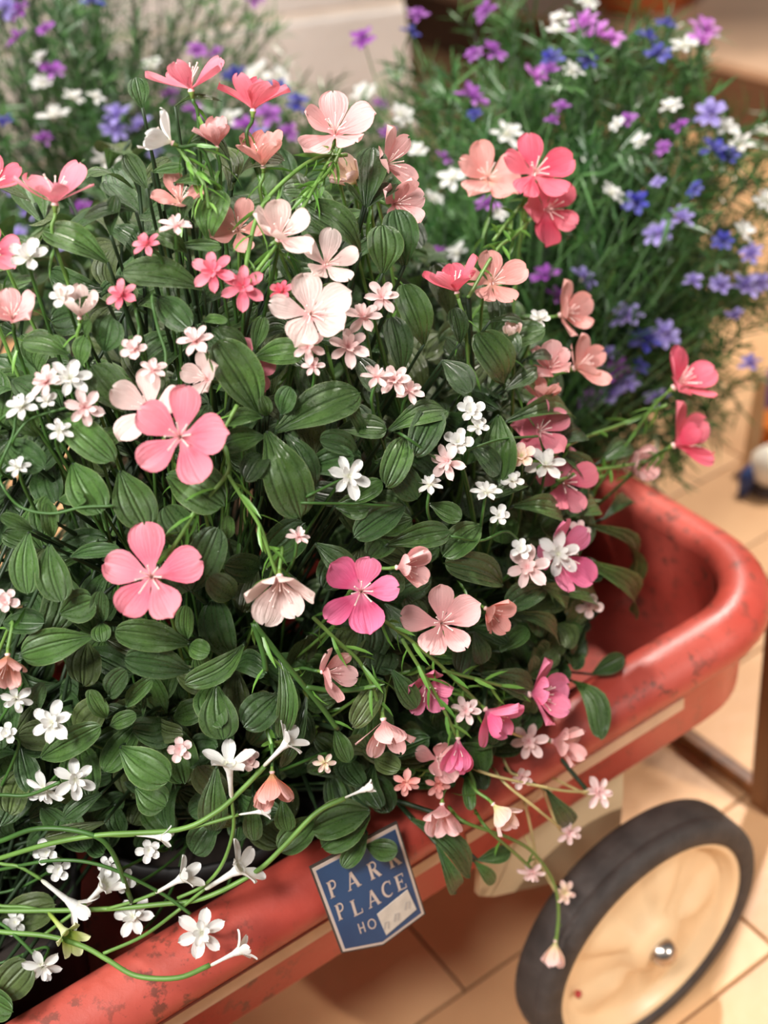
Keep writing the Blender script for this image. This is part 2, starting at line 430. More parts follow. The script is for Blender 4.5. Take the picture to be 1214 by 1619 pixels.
part('leg', bbox_mesh('leg', (.23, -.03, 0), (.258, -.002, .10), m_wood, .003), rk, RR, 'short stub leg')
part('rail', bbox_mesh('rail', (.014, -.024, .004), (.23, -.008, .022), m_wood, .002), rk, RR)

# small things at the right edge
m_pale = m_plain('pale_wood', (214, 176, 132), .6, var=.1)
m_cer = m_plain('white_ceramic', (240, 230, 214), .25); m_blue = m_plain('blue_glaze', (44, 66, 120), .3); m_dk = m_plain('dark_base', (66, 44, 36), .6)
m_pur = m_plain('purple_glaze', (96, 70, 150), .3); m_org = m_plain('orange_glaze', (206, 120, 40), .4)
q0 = at(1184, 742, tz(1184, 742, 0)); q1 = at(1206, 590, tz(1184, 742, 0) * .965)
st = thing('wooden_stake', 'blurred pale wooden stake standing on the floor by the right edge', 'stake', q0)
V, Fc = tube([q0, q0.lerp(q1, .5), q1], [.012, .012, .009], 4); part('stake', mesh('stake', V, Fc, m_pale, smooth=False), st)
e0 = at(1214, 772, tz(1214, 772, 0))
eg = thing('bird_figurine', 'white rounded figurine with a blue tail, cut by the right edge', 'figurine', e0)
V, Fc = lathe([(.001, .010), (.016, .012), (.026, .024), (.030, .040), (.026, .056), (.014, .068), (.001, .071)], 20)
part('body', mesh('body', V, Fc, m_cer), eg, Matrix.Translation(e0))
V, Fc = lathe([(.001, 0), (.030, 0), (.032, .006), (.020, .012), (.001, .013)], 20); part('base', mesh('base', V, Fc, m_dk), eg, Matrix.Translation(e0))
V, Fc = tube([e0 + Vector((-.02, 0, .045)), e0 + Vector((-.034, -.004, .03)), e0 + Vector((-.042, -.012, .002))], [.008, .012, .007], 8)
part('tail', mesh('tail', V, Fc, m_blue), eg)
e1 = at(1224, 660, tz(1224, 660, 0)); bl = thing('purple_vase', 'purple rounded vase behind the pale stake at the right edge', 'vase', e1)
V, Fc = lathe([(.001, 0), (.022, 0), (.032, .02), (.034, .04), (.022, .06), (.012, .072), (.016, .08), (.001, .078)], 20); part('vase_body', mesh('vase_body', V, Fc, m_pur), bl, Matrix.Translation(e1))
e2 = at(1222, 706, tz(1222, 706, 0)); bl = thing('orange_pot', 'small orange pot in front of the purple vase', 'pot', e2)
V, Fc = lathe([(.001, 0), (.020, 0), (.027, .04), (.029, .042), (.029, .05), (.025, .05), (.022, .02), (.001, .02)], 20); part('pot_body', mesh('pot_body', V, Fc, m_org), bl, Matrix.Translation(e2))

# ------------------------------------------------------------------ wagon
m_red, nt, b, N, L = newmat('faded_red_paint')
g1 = noise(nt, 7, 5); base = ramp(nt, g1, [(.3, lin((170, 62, 50))), (.7, lin((204, 94, 80)))])
g2 = noise(nt, 70, 6, None, .7); chip = ramp(nt, g2, [(.54, (0, 0, 0, 1)), (.60, (1, 1, 1, 1))])
g3 = ramp(nt, noise(nt, 9, 3), [(.42, (0, 0, 0, 1)), (.60, (1, 1, 1, 1))])
cf = math_(nt, 'MULTIPLY', math_(nt, 'MULTIPLY', chip, g3), .75)
L(mix(nt, cf, base, lin((96, 62, 50))), b.inputs['Base Color'])
L(ramp(nt, g1, [(.3, (.30,) * 3 + (1,)), (.7, (.48,) * 3 + (1,))]), b.inputs['Roughness']); bump(nt, b, g2, .12, .005)
m_stripe = m_plain('cream_stripe', (222, 186, 156), .5, var=.1, nscale=40)
m_cream = m_plain('cream_wheel_paint', (224, 194, 154), .38, var=.08, nscale=14)
m_tyre = m_plain('black_rubber', (58, 50, 46), .75, var=.3, nscale=50, bmp=.3)
m_steel = m_plain('steel', (190, 180, 172), .25, metal=1.0)
TC = tray(-.20, -.24, 0); TM = Matrix.Translation((TC.x, TC.y, 0)) @ Matrix.Rotation(YAW, 4, 'Z')
wg = thing('toy_wagon', 'faded red metal toy wagon carrying the potted flowers', 'wagon', (TC.x, TC.y, 0))
HX, HY, CR = .433, .200, .112
def rrect(off, n=10):
    hx, hy, r = HX + off, HY + off, max(.02, CR + off); P = []
    for cx, cy, a0 in ((hx - r, hy - r, 0), (-hx + r, hy - r, 90), (-hx + r, -hy + r, 180), (hx - r, -hy + r, 270)):
        for k in range(n + 1):
            a = math.radians(a0 + 90 * k / n); P.append((cx + r * math.cos(a), cy + r * math.sin(a)))
    return P
def loft(prof, close0=False, close1=False):
    V, Fc = [], []
    for off, z in prof:
        V += [Vector((x, y, z)) for x, y in rrect(off)]
    n = len(rrect(0))
    for i in range(len(prof) - 1):
        for k in range(n): Fc.append((i * n + k, i * n + (k + 1) % n, (i + 1) * n + (k + 1) % n, (i + 1) * n + k))
    if close0: Fc.append(tuple(range(n))[::-1])
    if close1: Fc.append(tuple(range((len(prof) - 1) * n, len(prof) * n)))
    return V, Fc
V, Fc = loft([(-.040, .266), (-.030, .270), (-.024, .280), (-.022, .345)], True)
V2, F2 = loft([(-.048, .376), (-.046, .300), (-.050, .276), (-.060, .272)], False, True)
V, Fc = join([(V, Fc), (V2, F2)])
part('tray', mesh('tray', V, Fc, m_red), wg, TM)
lip = []
for k in range(13):
    a = math.radians(200 - 250 * k / 12); lip.append((-.0235 + .0235 * math.cos(a), .371 + .020 * math.sin(a) + (.006 * math.cos(math.pi - a) if 1 else 0)))
lip.append(lip[0])
V, Fc = loft(lip); part('rim', mesh('rim', V, Fc, m_red), wg, TM)
for a, b_ in ((-.36, .045), (.055, .285)):           # cream stripe pieces on the near side
    V, Fc = box((a, -HY + .0205, .3155), (b_, -HY + .0225, .3275)); part('stripe', mesh('stripe', V, Fc, m_stripe, smooth=False), wg, TM, 'cream painted stripe')
def make_wheel(M, w=None):
    tv = [(.106, -.044), (.118, -.045), (.1255, -.040), (.127, -.034), (.127, -.016), (.1262, -.0145), (.1262, -.0125), (.127, -.011), (.1262, -.005), (.122, -.001), (.113, .0005), (.1065, -.001), (.1055, -.006)]
    V, Fc = lathe(tv, 72)
    t = part('tyre', mesh('tyre', V, Fc, m_tyre), wg, M)
    V, Fc = [], []; prof = [(.107, -.004), (.103, -.0025), (.0985, -.006), (.095, -.015), (.088, -.0175), (.070, -.018), (.050, -.014), (.034, -.008), (.028, .000), (.020, .004), (.011, .006), (.009, .006)]; n = 72
    for r, z in prof:
        for k in range(n):
            a = 2 * math.pi * k / n; e = 0
            if .03 < r < .09: e = .012 * max(0, math.cos(5 * a)) ** .7 * math.sin((r - .03) / .06 * math.pi) if math.cos(5 * a) > 0 else 0
            V.append(Vector((r * math.cos(a), r * math.sin(a), z + e)))
    for i in range(len(prof) - 1):
        for k in range(n): Fc.append((i * n + k, i * n + (k + 1) % n, (i + 1) * n + (k + 1) % n, (i + 1) * n + k))
    part('wheel_disc', mesh('wheel_disc', V, Fc, m_cream), wg, M, 'cream painted pressed steel wheel disc')
    V, Fc = lathe([(.0001, .020), (.006, .019), (.0105, .015), (.0125, .009), (.0125, .004), (.010, .002)], 20)
    part('hub_cap', mesh('hub_cap', V, Fc, m_steel), wg, M, 'shiny steel hub cap')
def wheel_m(s, n, flip=False):
    c = tray(s, n, WC[2]); z = Vector(N3) * (-1 if flip else 1); x = Vector(D3)
    return Matrix.Translation(c) @ Matrix((x, z.cross(x), z)).transposed().to_4x4()
make_wheel(wheel_m(0, 0)); make_wheel(wheel_m(-.47, 0)); make_wheel(wheel_m(0, -.48, True)); make_wheel(wheel_m(-.47, -.48, True))
V, Fc = tube([Vector((-.0235 - .055, -.012, -.0125)), Vector((-.0235 - .0555, -.016, -.0128))], .003, 8)
part('paint_fleck', mesh('paint_fleck', V, Fc, m_plain('red_fleck', (170, 50, 50), .5)), wg, wheel_m(0, 0))
for s in (0, -.47):
    V, Fc = tube([tray(s, -.01, WC[2]), tray(s, -.24, WC[2]), tray(s, -.47, WC[2])], .006, 10); part('axle', mesh('axle', V, Fc, m_steel), wg)
    for n_ in (-.075, -.40):
        A = [(s - .125, .264), (s + .03, .264), (s + .03, .235), (s + .022, .125), (s + .0, .110), (s - .022, .125), (s - .045, .175), (s - .115, .212), (s - .13, .225)]
        V = [tray(a, n_, z) for a, z in A] + [tray(a, n_ - .006, z) for a, z in A]; k = len(A)
        Fc = [tuple(range(k)), tuple(range(2 * k - 1, k - 1, -1))] + [(i, i + k, (i + 1) % k + k, (i + 1) % k) for i in range(k)]
        part('axle_bracket', mesh('axle_bracket', V, Fc, m_cream, smooth=False), wg, None, 'cream steel bracket holding the axle')
V, Fc = tube([tray(-.63, -.24, .25), tray(-.75, -.24, .20), tray(-1.0, -.24, .30), tray(-1.15, -.24, .62)], .009, 10)
part('pull_handle', mesh('pull_handle', V, Fc, m_steel), wg)

# black nursery pots inside the wagon
m_pot = m_plain('black_plastic', (26, 23, 22), .6)
POTS = [(-.515, -.205), (-.285, -.205), (-.055, -.205), (.118, -.335)]
plab = ['black plastic pot at the handle end of the wagon', 'black plastic pot in the middle of the wagon', 'black plastic pot nearest the open corner of the wagon', 'black plastic pot in the far corner of the wagon']
PR_ = [.112, .112, .108, .068]
for (s, n), lb, pr_ in zip(POTS, plab, PR_):
    c = tray(s, n, .2735); k = pr_ / .112
    p = thing('nursery_pot', lb, 'pot', c, 'nursery pots in the wagon')
    V, Fc = lathe([(.001, 0), (.092 * k, 0), (.094 * k, .004), (.109 * k, .105), (.113 * k, .106), (.113 * k, .121), (.109 * k, .121), (.106 * k, .095)], 32)
    part('pot_body', mesh('pot_body', V, Fc, m_pot), p, Matrix.Translation(c))
    V, Fc = lathe([(.1065 * k, .098), (.06 * k, .106), (.001, .108)], 24); part('soil', mesh('soil', V, Fc, m_soil), p, Matrix.Translation(c))
def soil(i, jit=.05):
    s, n = POTS[i]; return tray(s + ru(-jit, jit), n + ru(-jit, jit), .379)

# ------------------------------------------------------------------ hanging sign
m_sign, nt, b, N, L = newmat('sign_blue')
L(ramp(nt, noise(nt, 14, 4), [(.3, lin((30, 62, 104))), (.7, lin((46, 84, 128)))]), b.inputs['Base Color']); b.inputs['Roughness'].default_value = .35
m_sw = m_plain('sign_white', (214, 196, 184), .45); m_sd = m_plain('sign_edge', (70, 62, 58), .5)
m_stk = m_plain('sticker', (216, 204, 190), .55, var=.1, nscale=120); m_mark = m_plain('sticker_mark', (188, 178, 170), .6)
NS = -.030
zc = Vector((0, 0, 1)); sN = (Vector(N3) + Vector((0, 0, .25))).normalized()
S0 = at(580, 1405, tn(580, 1405, NS))
def sp(x, y, lift=0):                               # crop pixel (3.79x of 460,1280) -> point on the sign plane
    px, py = 460 + x / 3.79375, 1280 + y / 3.79375
    r = Vector(ray(px, py)); t = (S0 - CAMPOS).dot(sN) / r.dot(sN); return CAMPOS + r * t + sN * lift
def plate(pts, h0, h1, mat, name, parent, label=None):
    V = [p + sN * h1 for p in pts] + [p + sN * h0 for p in pts]; k = len(pts)
    Fc = [tuple(range(k)), tuple(range(2 * k - 1, k - 1, -1))] + [(i, i + k, (i + 1) % k + k, (i + 1) % k) for i in range(k)]
    return part(name, mesh(name, V, Fc, mat, smooth=False), parent, None, label)
sg = thing('hanging_sign', 'blue enamel sign reading PARK PLACE, hung on the wagon rim', 'sign', S0)
OUT = [(112, 347), (637, 72), (808, 625), (552, 815), (305, 862)]
cen = Vector((sum(p[0] for p in OUT) / 5, sum(p[1] for p in OUT) / 5))
def inset(k): return [sp(*(cen + (Vector(p) - cen) * k)) for p in OUT]
plate(inset(1.0), -.0015, .0, m_sd, 'edge_plate', sg, 'dark rim of the sign')
plate(inset(.965), 0, .0004, m_sw, 'white_border', sg, 'off-white border line')
plate(inset(.905), .0004, .0008, m_sign, 'blue_field', sg)
def stroke(pts, w, lift=.0012):
    V, Fc = [], []
    n = len(pts)
    for i, p in enumerate(pts):
        a = Vector(pts[max(i - 1, 0)]); c = Vector(pts[min(i + 1, n - 1)]); t = (c - a).normalized(); nn = Vector((-t.y, t.x)) * (w[i] if isinstance(w, list) else w) * .5
        V += [Vector(p) + nn, Vector(p) - nn]
    for i in range(n - 1): Fc.append((2 * i, 2 * i + 1, 2 * i + 3, 2 * i + 2))
    return V, Fc
def arc(cx, cy, rx, ry, a0, a1, n=10): return [(cx + rx * math.cos(math.radians(a0 + (a1 - a0) * i / n)), cy + ry * math.sin(math.radians(a0 + (a1 - a0) * i / n))) for i in range(n + 1)]
T, H = .205, .08                                     # thick / thin stroke, letter height 1, y up
GL = {
 'P': [([(.2, 0), (.2, 1)], T), ([(.03, .03), (.38, .03)], .06), ([(.03, .97), (.35, .97)], .06), ([(.25, .97), (.42, .97)] + arc(.42, .74, .22, .23, 90, -90) + [(.25, .51)], .1)],
 'A': [([(.12, 0), (.46, 1)], .09), ([(.46, 1), (.80, 0)], T), ([(.24, .33), (.68, .33)], .07), ([(0, .03), (.26, .03)], .06), ([(.66, .03), (.98, .03)], .06)],
 'R': [([(.2, 0), (.2, 1)], T), ([(.03, .03), (.38, .03)], .06), ([(.03, .97), (.35, .97)], .06), ([(.25, .97), (.42, .97)] + arc(.42, .75, .22, .22, 90, -90) + [(.25, .53)], .1), ([(.42, .53), (.76, .02)], T), ([(.68, .03), (.90, .03)], .06)],
 'K': [([(.2, 0), (.2, 1)], T), ([(.03, .03), (.38, .03)], .06), ([(.03, .97), (.38, .97)], .06), ([(.75, .97), (.26, .42)], .09), ([(.40, .58), (.80, .03)], T), ([(.62, .03), (.95, .03)], .06), ([(.6, .97), (.9, .97)], .06)],
 'L': [([(.2, 0), (.2, 1)], T), ([(.03, .97), (.38, .97)], .06), ([(.03, .03), (.74, .03)], .07), ([(.72, 0), (.74, .26)], .06)],
 'C': [(arc(.48, .5, .38, .47, 50, 310, 16), [.06, .07, .09, .11, .13, .15, .16, .17, .17, .17, .16, .15, .13, .11, .09, .07, .06]), ([(.74, .98), (.74, .70)], .06)],
 'E': [([(.2, 0), (.2, 1)], T), ([(.03, .97), (.72, .97)], .07), ([(.2, .52), (.56, .52)], .07), ([(.03, .03), (.76, .03)], .07), ([(.72, 1), (.72, .76)], .06), ([(.56, .64), (.56, .4)], .06), ([(.76, 0), (.76, .26)], .06)],
 'H': [([(.1, 0), (.1, 1)], .13), ([(.62, 0), (.62, 1)], .13), ([(.1, .5), (.62, .5)], .12)],
 'O': [(arc(.46, .5, .36, .44, 0, 360, 20), .12)],
}
def word(name, items, label):
    ps = []
    for ch, x, y, hgt, dx, dy, wsc in items:        # baseline-left in crop pixels, baseline direction
        u = Vector((dx, dy)).normalized(); up_ = Vector((-.30, -1.0)).normalized()
        for pts, w in GL[ch]:
            V, Fc = stroke(pts, w)
            ps.append(([sp(*(Vector((x, y)) + u * (v.x * hgt * wsc) + up_ * (v.y * hgt)), .0011) for v in V], Fc))
    V, Fc = join(ps); part(name, mesh(name, V, Fc, m_sw, smooth=False), sg, None, label)
bd = (1, -.52)
word('lettering', [('P', 232, 533, 100, *bd, .85), ('A', 340, 488, 100, *bd, .92), ('R', 473, 422, 100, *bd, .85), ('K', 590, 353, 100, *bd, .85)], 'off-white serif letters PARK')
word('lettering', [('P', 280, 665, 96, *bd, .82), ('L', 372, 640, 96, *bd, .88), ('A', 464, 592, 96, *bd, .9), ('C', 553, 535, 92, *bd, .92), ('E', 636, 490, 92, *bd, .85)], 'off-white serif letters PLACE')
word('lettering', [('H', 410, 742, 62, 1, -.42, .9), ('O', 463, 722, 62, 1, -.42, 1.0)], 'off-white sans letters HO')
sk = plate([sp(510, 622), sp(692, 474), sp(746, 592), sp(565, 747)][::-1], .0012, .0016, m_stk, 'price_sticker', sg, 'blank off-white price sticker')
for q, (a, b_) in enumerate(((565, 690), (625, 640), (690, 570))):
    V, Fc = stroke([(a - 12, b_ + 26), (a - 6, b_ - 18), (a + 14, b_ - 26), (a + 12, b_ + 18)], 11)
    part('print_mark', mesh('print_mark', [sp(v.x, v.y, .0018) for v in V], Fc, m_mark, smooth=False), sg)
V, Fc = tube(spline([sp(330, 205, .002), sp(345, 150, -.003), sp(345, 60, -.010)]), .0012, 6); part('hook', mesh('hook', V, Fc, m_steel), sg)

# ------------------------------------------------------------------ broad-leaf bushes
BUSH = []
NB = 8
blab = ['broad-leaved green bush at the handle end of the wagon, left edge', 'broad-leaved green bush in the middle, facing the camera', 'broad-leaved green bush at the right, above the open wagon corner', 'tall broad-leaved green bush at the back, under the topmost pink flowers',
 'low broad-leaved green bush in front, hanging over the hanging sign', 'broad-leaved green bush at the upper left edge, below the white star flower', 'broad-leaved green bush behind the big coral pink flower at the lower left', 'broad-leaved green bush under the nodding blush flower, centre']
for i in range(NB):
    k = (0, 1, 2, 1, 2, 0, 0, 1)[i]
    s, n = POTS[k]; c = tray(s + (0, 0, 0, .02, -.03, .03, .05, -.04)[i], n + (0, 0, 0, -.05, .05, -.05, .04, .05)[i], .379)
    BUSH.append((thing('leafy_bush', blab[i], 'bush', c, 'broad-leaved bushes in the wagon'), k))
AIM = [FRONT.pt((-.75, .5, .0)), FRONT.pt((-.1, .85, .3)), FRONT.pt((.8, .2, .2)), FRONT.pt((.15, .1, .9)), FRONT.pt((.3, .9, -.1)), FRONT.pt((-.6, .2, .65)), FRONT.pt((-.36, .42, .05)), FRONT.pt((.22, .52, .1))]
CNT = [0] * NB; QUOTA = 292
def which(P): return min(range(NB), key=lambda i: (P - AIM[i]).length)
def ok_px(P, m=0):
    x, y, d = proj(P)
    if y > 1400 - .10 * x and x < 470: return False
    if y > 1350: return False
    lim = [(250, 640), (400, 700), (500, 850), (650, 890), (800, 950), (950, 950), (1050, 905), (1150, 850), (1250, 780), (1400, 560)]
    if y < 250: return y > 215 and 150 < x < 560
    for (y0, x0), (y1, x1) in zip(lim, lim[1:]):
        if y0 <= y <= y1: return x < x0 + (x1 - x0) * (y - y0) / (y1 - y0) - m
    return True
# hand-placed leaves: base px, tip px, width px, variant, material, depth shift of base and tip (mm, + towards the camera)
HERO = [
(330,382,350,300,55,1,0),(170,415,66,362,52,0,0),(175,372,183,308,27,0,1),(215,335,133,345,28,0,1),(296,400,243,370,30,0,0),(281,388,350,390,18,2,0),
(578,328,590,232,50,0,1),(578,328,628,290,28,3,1),(575,325,545,290,22,2,0),(605,432,605,355,58,0,0),(570,400,485,322,50,1,0),(640,420,625,330,55,0,1),
(232,298,198,243,32,2,0),(240,272,290,265,18,2,0),(290,350,305,312,24,0,1),(276,289,340,288,20,0,0),(225,170,215,122,32,0,1),(277,168,352,160,12,1,0),
(321,457,192,430,56,0,0),(172,482,115,483,22,0,0),(165,555,178,500,55,3,1),(136,535,144,508,25,0,0),(128,578,136,533,36,0,0),(108,560,35,540,38,0,0),
(198,650,145,578,58,0,0),(200,682,155,706,36,0,0),(410,655,342,538,70,0,0),(392,552,345,520,22,0,0),(402,553,417,500,26,2,0),(402,565,482,555,45,0,0),
(437,681,570,620,68,0,0),(415,660,352,668,28,0,0),(417,690,344,706,38,0,0),(422,683,475,820,72,1,0),(422,658,414,626,22,0,0),(445,655,460,612,36,0,1),
(452,685,495,772,42,1,1),(568,720,505,695,42,0,1),(535,678,612,678,42,0,0),(573,690,553,646,20,0,1),(115,733,160,812,60,0,0),(190,745,232,835,64,0,0),
(93,790,135,788,22,2,0),(75,818,75,786,26,0,0),(265,750,355,800,75,1,0),(92,655,180,730,52,1,0),(548,797,605,762,34,0,0),(530,800,585,800,44,2,0),(320,508,360,508,16,0,0),
(795,606,755,525,60,1,0),(797,616,768,586,24,0,0),(800,616,850,583,28,2,0),(788,657,790,762,54,0,0),(802,666,907,655,42,0,0),(614,681,707,648,42,1,0),
(640,690,610,770,45,1,0),(670,545,637,448,50,1,0),(727,543,717,486,32,0,1),(634,590,619,500,45,0,1),(775,508,830,512,20,0,1),(830,568,872,562,20,0,1),
(873,712,932,792,42,4,1),(878,700,920,680,46,0,1),(835,768,775,785,22,0,0),(680,797,730,820,32,0,0),(812,800,890,812,42,0,0),(950,730,996,700,34,0,1),(955,820,1000,790,26,0,1),(900,815,945,797,36,0,0),
(45,842,43,940,46,0,0),(78,862,97,952,54,0,0),(52,838,0,815,22,0,0),(83,850,74,795,24,0,0),(112,880,190,868,24,0,1),(360,852,361,815,22,0,0),(303,935,345,833,58,0,1),
(368,945,330,912,44,0,1),(298,1018,180,998,48,0,0),(296,1010,295,957,30,0,0),(300,1020,331,1033,32,0,0),(145,1007,32,1035,54,0,0),(161,983,160,935,32,0,1),(161,985,162,1015,30,0,0),
(95,970,150,950,52,2,0),(5,985,70,985,42,0,1),(300,1060,196,1040,50,0,1),(385,1020,292,1082,38,4,0),(342,1085,353,1170,60,0,0),(440,1098,385,1150,56,1,1),(442,1038,445,1168,32,4,0),
(485,1098,445,1215,22,4,1),(530,1152,552,1205,28,0,0),(605,1075,557,1150,38,1,2),(168,1135,143,1095,28,0,0),(175,1147,216,1130,26,0,0),(200,1117,241,1073,26,0,0),(172,1100,200,1060,36,0,1),
(65,1198,160,1148,44,0,0),(190,1182,268,1235,60,0,0),(215,1245,262,1275,52,0,0),(60,1128,70,1080,30,0,1),(160,1110,145,1090,28,0,0),
(342,1215,337,1315,46,0,0),(345,1295,305,1350,46,0,1),(165,1300,70,1325,26,0,2),(160,1255,100,1295,30,0,1),(584,1282,494,1312,56,3,0),(584,1290,508,1340,50,0,0),(580,1318,541,1372,30,0,0),(579,1337,629,1346,34,0,0),
(447,1265,455,1315,32,0,0),(505,1290,440,1345,46,0,0),(400,1260,402,1330,30,0,0),(0,1455,88,1430,56,0,2),(-10,1580,48,1522,58,0,2),(-20,1560,20,1600,50,0,0),
(614,860,712,840,42,0,0),(795,925,702,890,50,0,0),(930,830,1000,922,36,4,0),(915,885,1003,972,42,4,0),(865,935,945,945,46,0,0),(855,925,900,950,36,0,0),(790,1030,835,993,30,0,0),
(805,970,885,1017,30,4,1),(750,1000,765,1050,32,0,1),(936,1066,988,1038,30,2,0),(905,1076,950,1170,38,4,0),(760,1066,845,1092,46,0,1),(620,1060,659,1120,34,0,1),(835,1070,840,1040,30,0,1),
(650,1295,745,1385,38,4,1),(690,1335,722,1410,28,1,1),(755,1360,808,1345,26,0,0),(750,1362,782,1397,22,0,0),(865,1250,905,1305,32,0,1),(735,1230,745,1282,20,0,0),
(420,720,388,760,40,1,1),(500,860,560,905,40,0,1),(250,870,300,935,56,0,1),(700,570,745,620,48,0,1),(690,640,655,720,50,1,1),(740,700,790,750,40,0,1),(560,560,600,620,40,0,1),(250,470,300,520,46,0,1),(330,640,300,720,50,1,1),
(480,740,560,720,44,0,1),(610,720,660,790,46,0,1),(640,800,560,850,48,0,1),(760,830,700,880,46,0,0),(860,930,800,960,44,0,1),(300,870,260,800,54,0,1),(20,600,80,640,46,0,1),(10,700,70,740,50,0,1),(60,690,20,640,40,0,0),
]
def nrm_mix(P, jit=.25):
    return (BACK * .75 + Vector((0, 0, 1)) * .55 + FRONT.nor(P) * .35 + Vector((ru(-1, 1), ru(-1, 1), ru(-1, 1))) * jit).normalized()
for (bx, by, tx, ty, w, var, mat) in HERO:
    B_ = at(bx, by, dep(bx, by) + .003); T_ = at(tx, ty, dep(tx, ty) - .013 + ru(-.004, .006))
    i = which(B_.lerp(T_, .5)); d = dep((bx + tx) / 2, (by + ty) / 2)
    leaf_obj(BUSH[i][0], B_, T_, w * d / F * 1.04, nrm_mix(B_), var, mat); CNT[i] += 1
    stem = spline([B_, B_.lerp(FRONT.pt((0, 0, .1)), .12) - Vector((0, 0, .01)), B_.lerp(FRONT.pt((0, 0, .1)), .35) - Vector((0, 0, .03))], 4)
    V, Fc = tube(stem, [.0011] * 3 + [.0016] * (len(stem) - 3), 5); part('leaf_stalk', mesh('leaf_stalk', V, Fc, M_STEMD), BUSH[i][0])
# shoots that fill the bushes
tocam = Vector(CAMPOS) - Vector(FRONT.c)
tries = 0; shoots = 0
while min(CNT) < 288 and tries < 26000:
    tries += 1
    u = Vector((random.gauss(0, 1), random.gauss(0, 1), random.gauss(0, 1))).normalized()
    k = ru(.80, .955) if rnd() < .62 else ru(.45, .8)
    P = FRONT.pt(u, k)
    if (P - Vector(FRONT.c)).dot(tocam) < -.02: continue
    if P.z < .42 or not ok_px(P) or proj(P)[0] < -130: continue
    i = which(P)
    if CNT[i] > 288: continue
    nr = FRONT.nor(P); root = soil(BUSH[i][1], .06)
    ax = (nr * .7 + Vector((0, 0, .5)) + Vector((ru(-1, 1), ru(-1, 1), ru(-1, 1))) * .45).normalized()
    mid = root.lerp(P, .55) + Vector((0, 0, .03)) ; stem = spline([root, mid, P - ax * .03, P], 5)
    V, Fc = tube(stem, .0014, 5); part('stem', mesh('stem', V, Fc, M_STEMD), BUSH[i][0])
    shoots += 1
    side = ax.orthogonal().normalized(); side = Matrix.Rotation(ru(0, 6.28), 3, ax) @ side
    for lev in range(3):
        nl = 2; c = P - ax * (.016 * lev)
        for q in range(nl):
            d = Matrix.Rotation(math.pi * q + lev * 1.57 + ru(-.3, .3), 3, ax) @ side
            dirn = (d * (.55 + .3 * lev) + ax * (.55 - .12 * lev) + Vector((0, 0, ru(-.25, .1)))).normalized()
            Ln = ru(.032, .052) * (.82 + .09 * lev); tip = c + dirn * Ln
            if not ok_px(tip, -12) or tip.z < .405: continue
            nm = (ax * .8 + BACK * .25 + Vector((0, 0, .4)) - dirn * .2 + Vector((ru(-1, 1), ru(-1, 1), ru(-1, 1))) * .3)
            leaf_obj(BUSH[i][0], c + dirn * .003, tip, Ln * ru(.44, .58), nm, random.choice((0, 0, 1, 2, 3, 4, 5)), random.choice((0, 0, 1, 1, 1, 2))); CNT[i] += 1
print('leaves', CNT, tries, 'shoots', shoots)

# ------------------------------------------------------------------ flowers
def needles_on(path, n, L, w, sd=0, t0=.1, t1=.95):
    ps = []; m = len(path)
    for k in range(n):
        t = (t0 + (t1 - t0) * k / max(1, n - 1)) * (m - 1); i = min(int(t), m - 2); P = path[i].lerp(path[i + 1], t - i)
        tg = (path[i + 1] - path[i]).normalized(); o = tg.orthogonal().normalized(); o = Matrix.Rotation(k * 2.4 + sd, 3, tg) @ o
        d = (tg * -.7 + o).normalized() if False else (tg * .75 + o).normalized()
        ps.append(blade(P, d, L * ru(.7, 1.15), w, o * -.25 + tg * .2, tg))
    return join(ps)
def blossom(parent, P, axis, size, col, kind, cup=25, rot=0, n=5, inner=0, vary=12, stam=0, core=None):
    Fm = frame(axis); cm = core or (M_CALYX if kind in ('big',) else (M_COREW if col in ('white', 'lilac') else M_CORE))
    Mb = loc_rot_scale(P, Fm, size)
    bo = part('blossom', core_mesh('big' if kind == 'big' else 'small', cm), parent, Mb)
    for ring in range(2 if inner else 1):
        cnt = n if ring == 0 else inner
        for k in range(cnt):
            a = math.radians(rot + 360 * k / cnt + ru(-7, 7) + (360 / cnt / 2 if ring else 0)); e = math.radians((cup if ring == 0 else cup + 34) + ru(-vary, vary))
            sc = size * (1 if ring == 0 else .70) * ru(.9, 1.08); wx = ru(.80, 1.04) if kind == 'big' else ru(.9, 1.08)
            M = Matrix.Translation(P + axis * size * (.02 + .06 * ring)) @ Fm @ Matrix.Rotation(a, 4, 'Z') @ Matrix.Rotation(e, 4, 'X') @ Matrix.Diagonal((sc * wx, sc, sc, 1)) @ Matrix.Translation((0, .02, 0))
            part('petal', petal_mesh(kind, random.randrange(4) if kind == 'big' else (ring if kind == 'star' else 0), col), bo, M)
    if stam: part('stamens', stamen_mesh(stam, .58, .55), bo, loc_rot_scale(P, Fm, size))
    return bo
def axis_w(a): return (RIGHT * a[0] + UP * a[1] + BACK * a[2]).normalized()
def auto_stem(P, axis, size, root, drop=.05):
    back = P - axis * size * .18
    return spline([back, back - axis * .02 - Vector((0, 0, .004)), back.lerp(root, .25) - axis * .02 + Vector((0, 0, -.01)), back.lerp(root, .6), root], 6)
def nearest_pot(P): return min(range(3), key=lambda i: (P - tray(POTS[i][0], POTS[i][1], .5)).length)
UPC, CAMF = (0, .45, .9), (0, .2, 1)
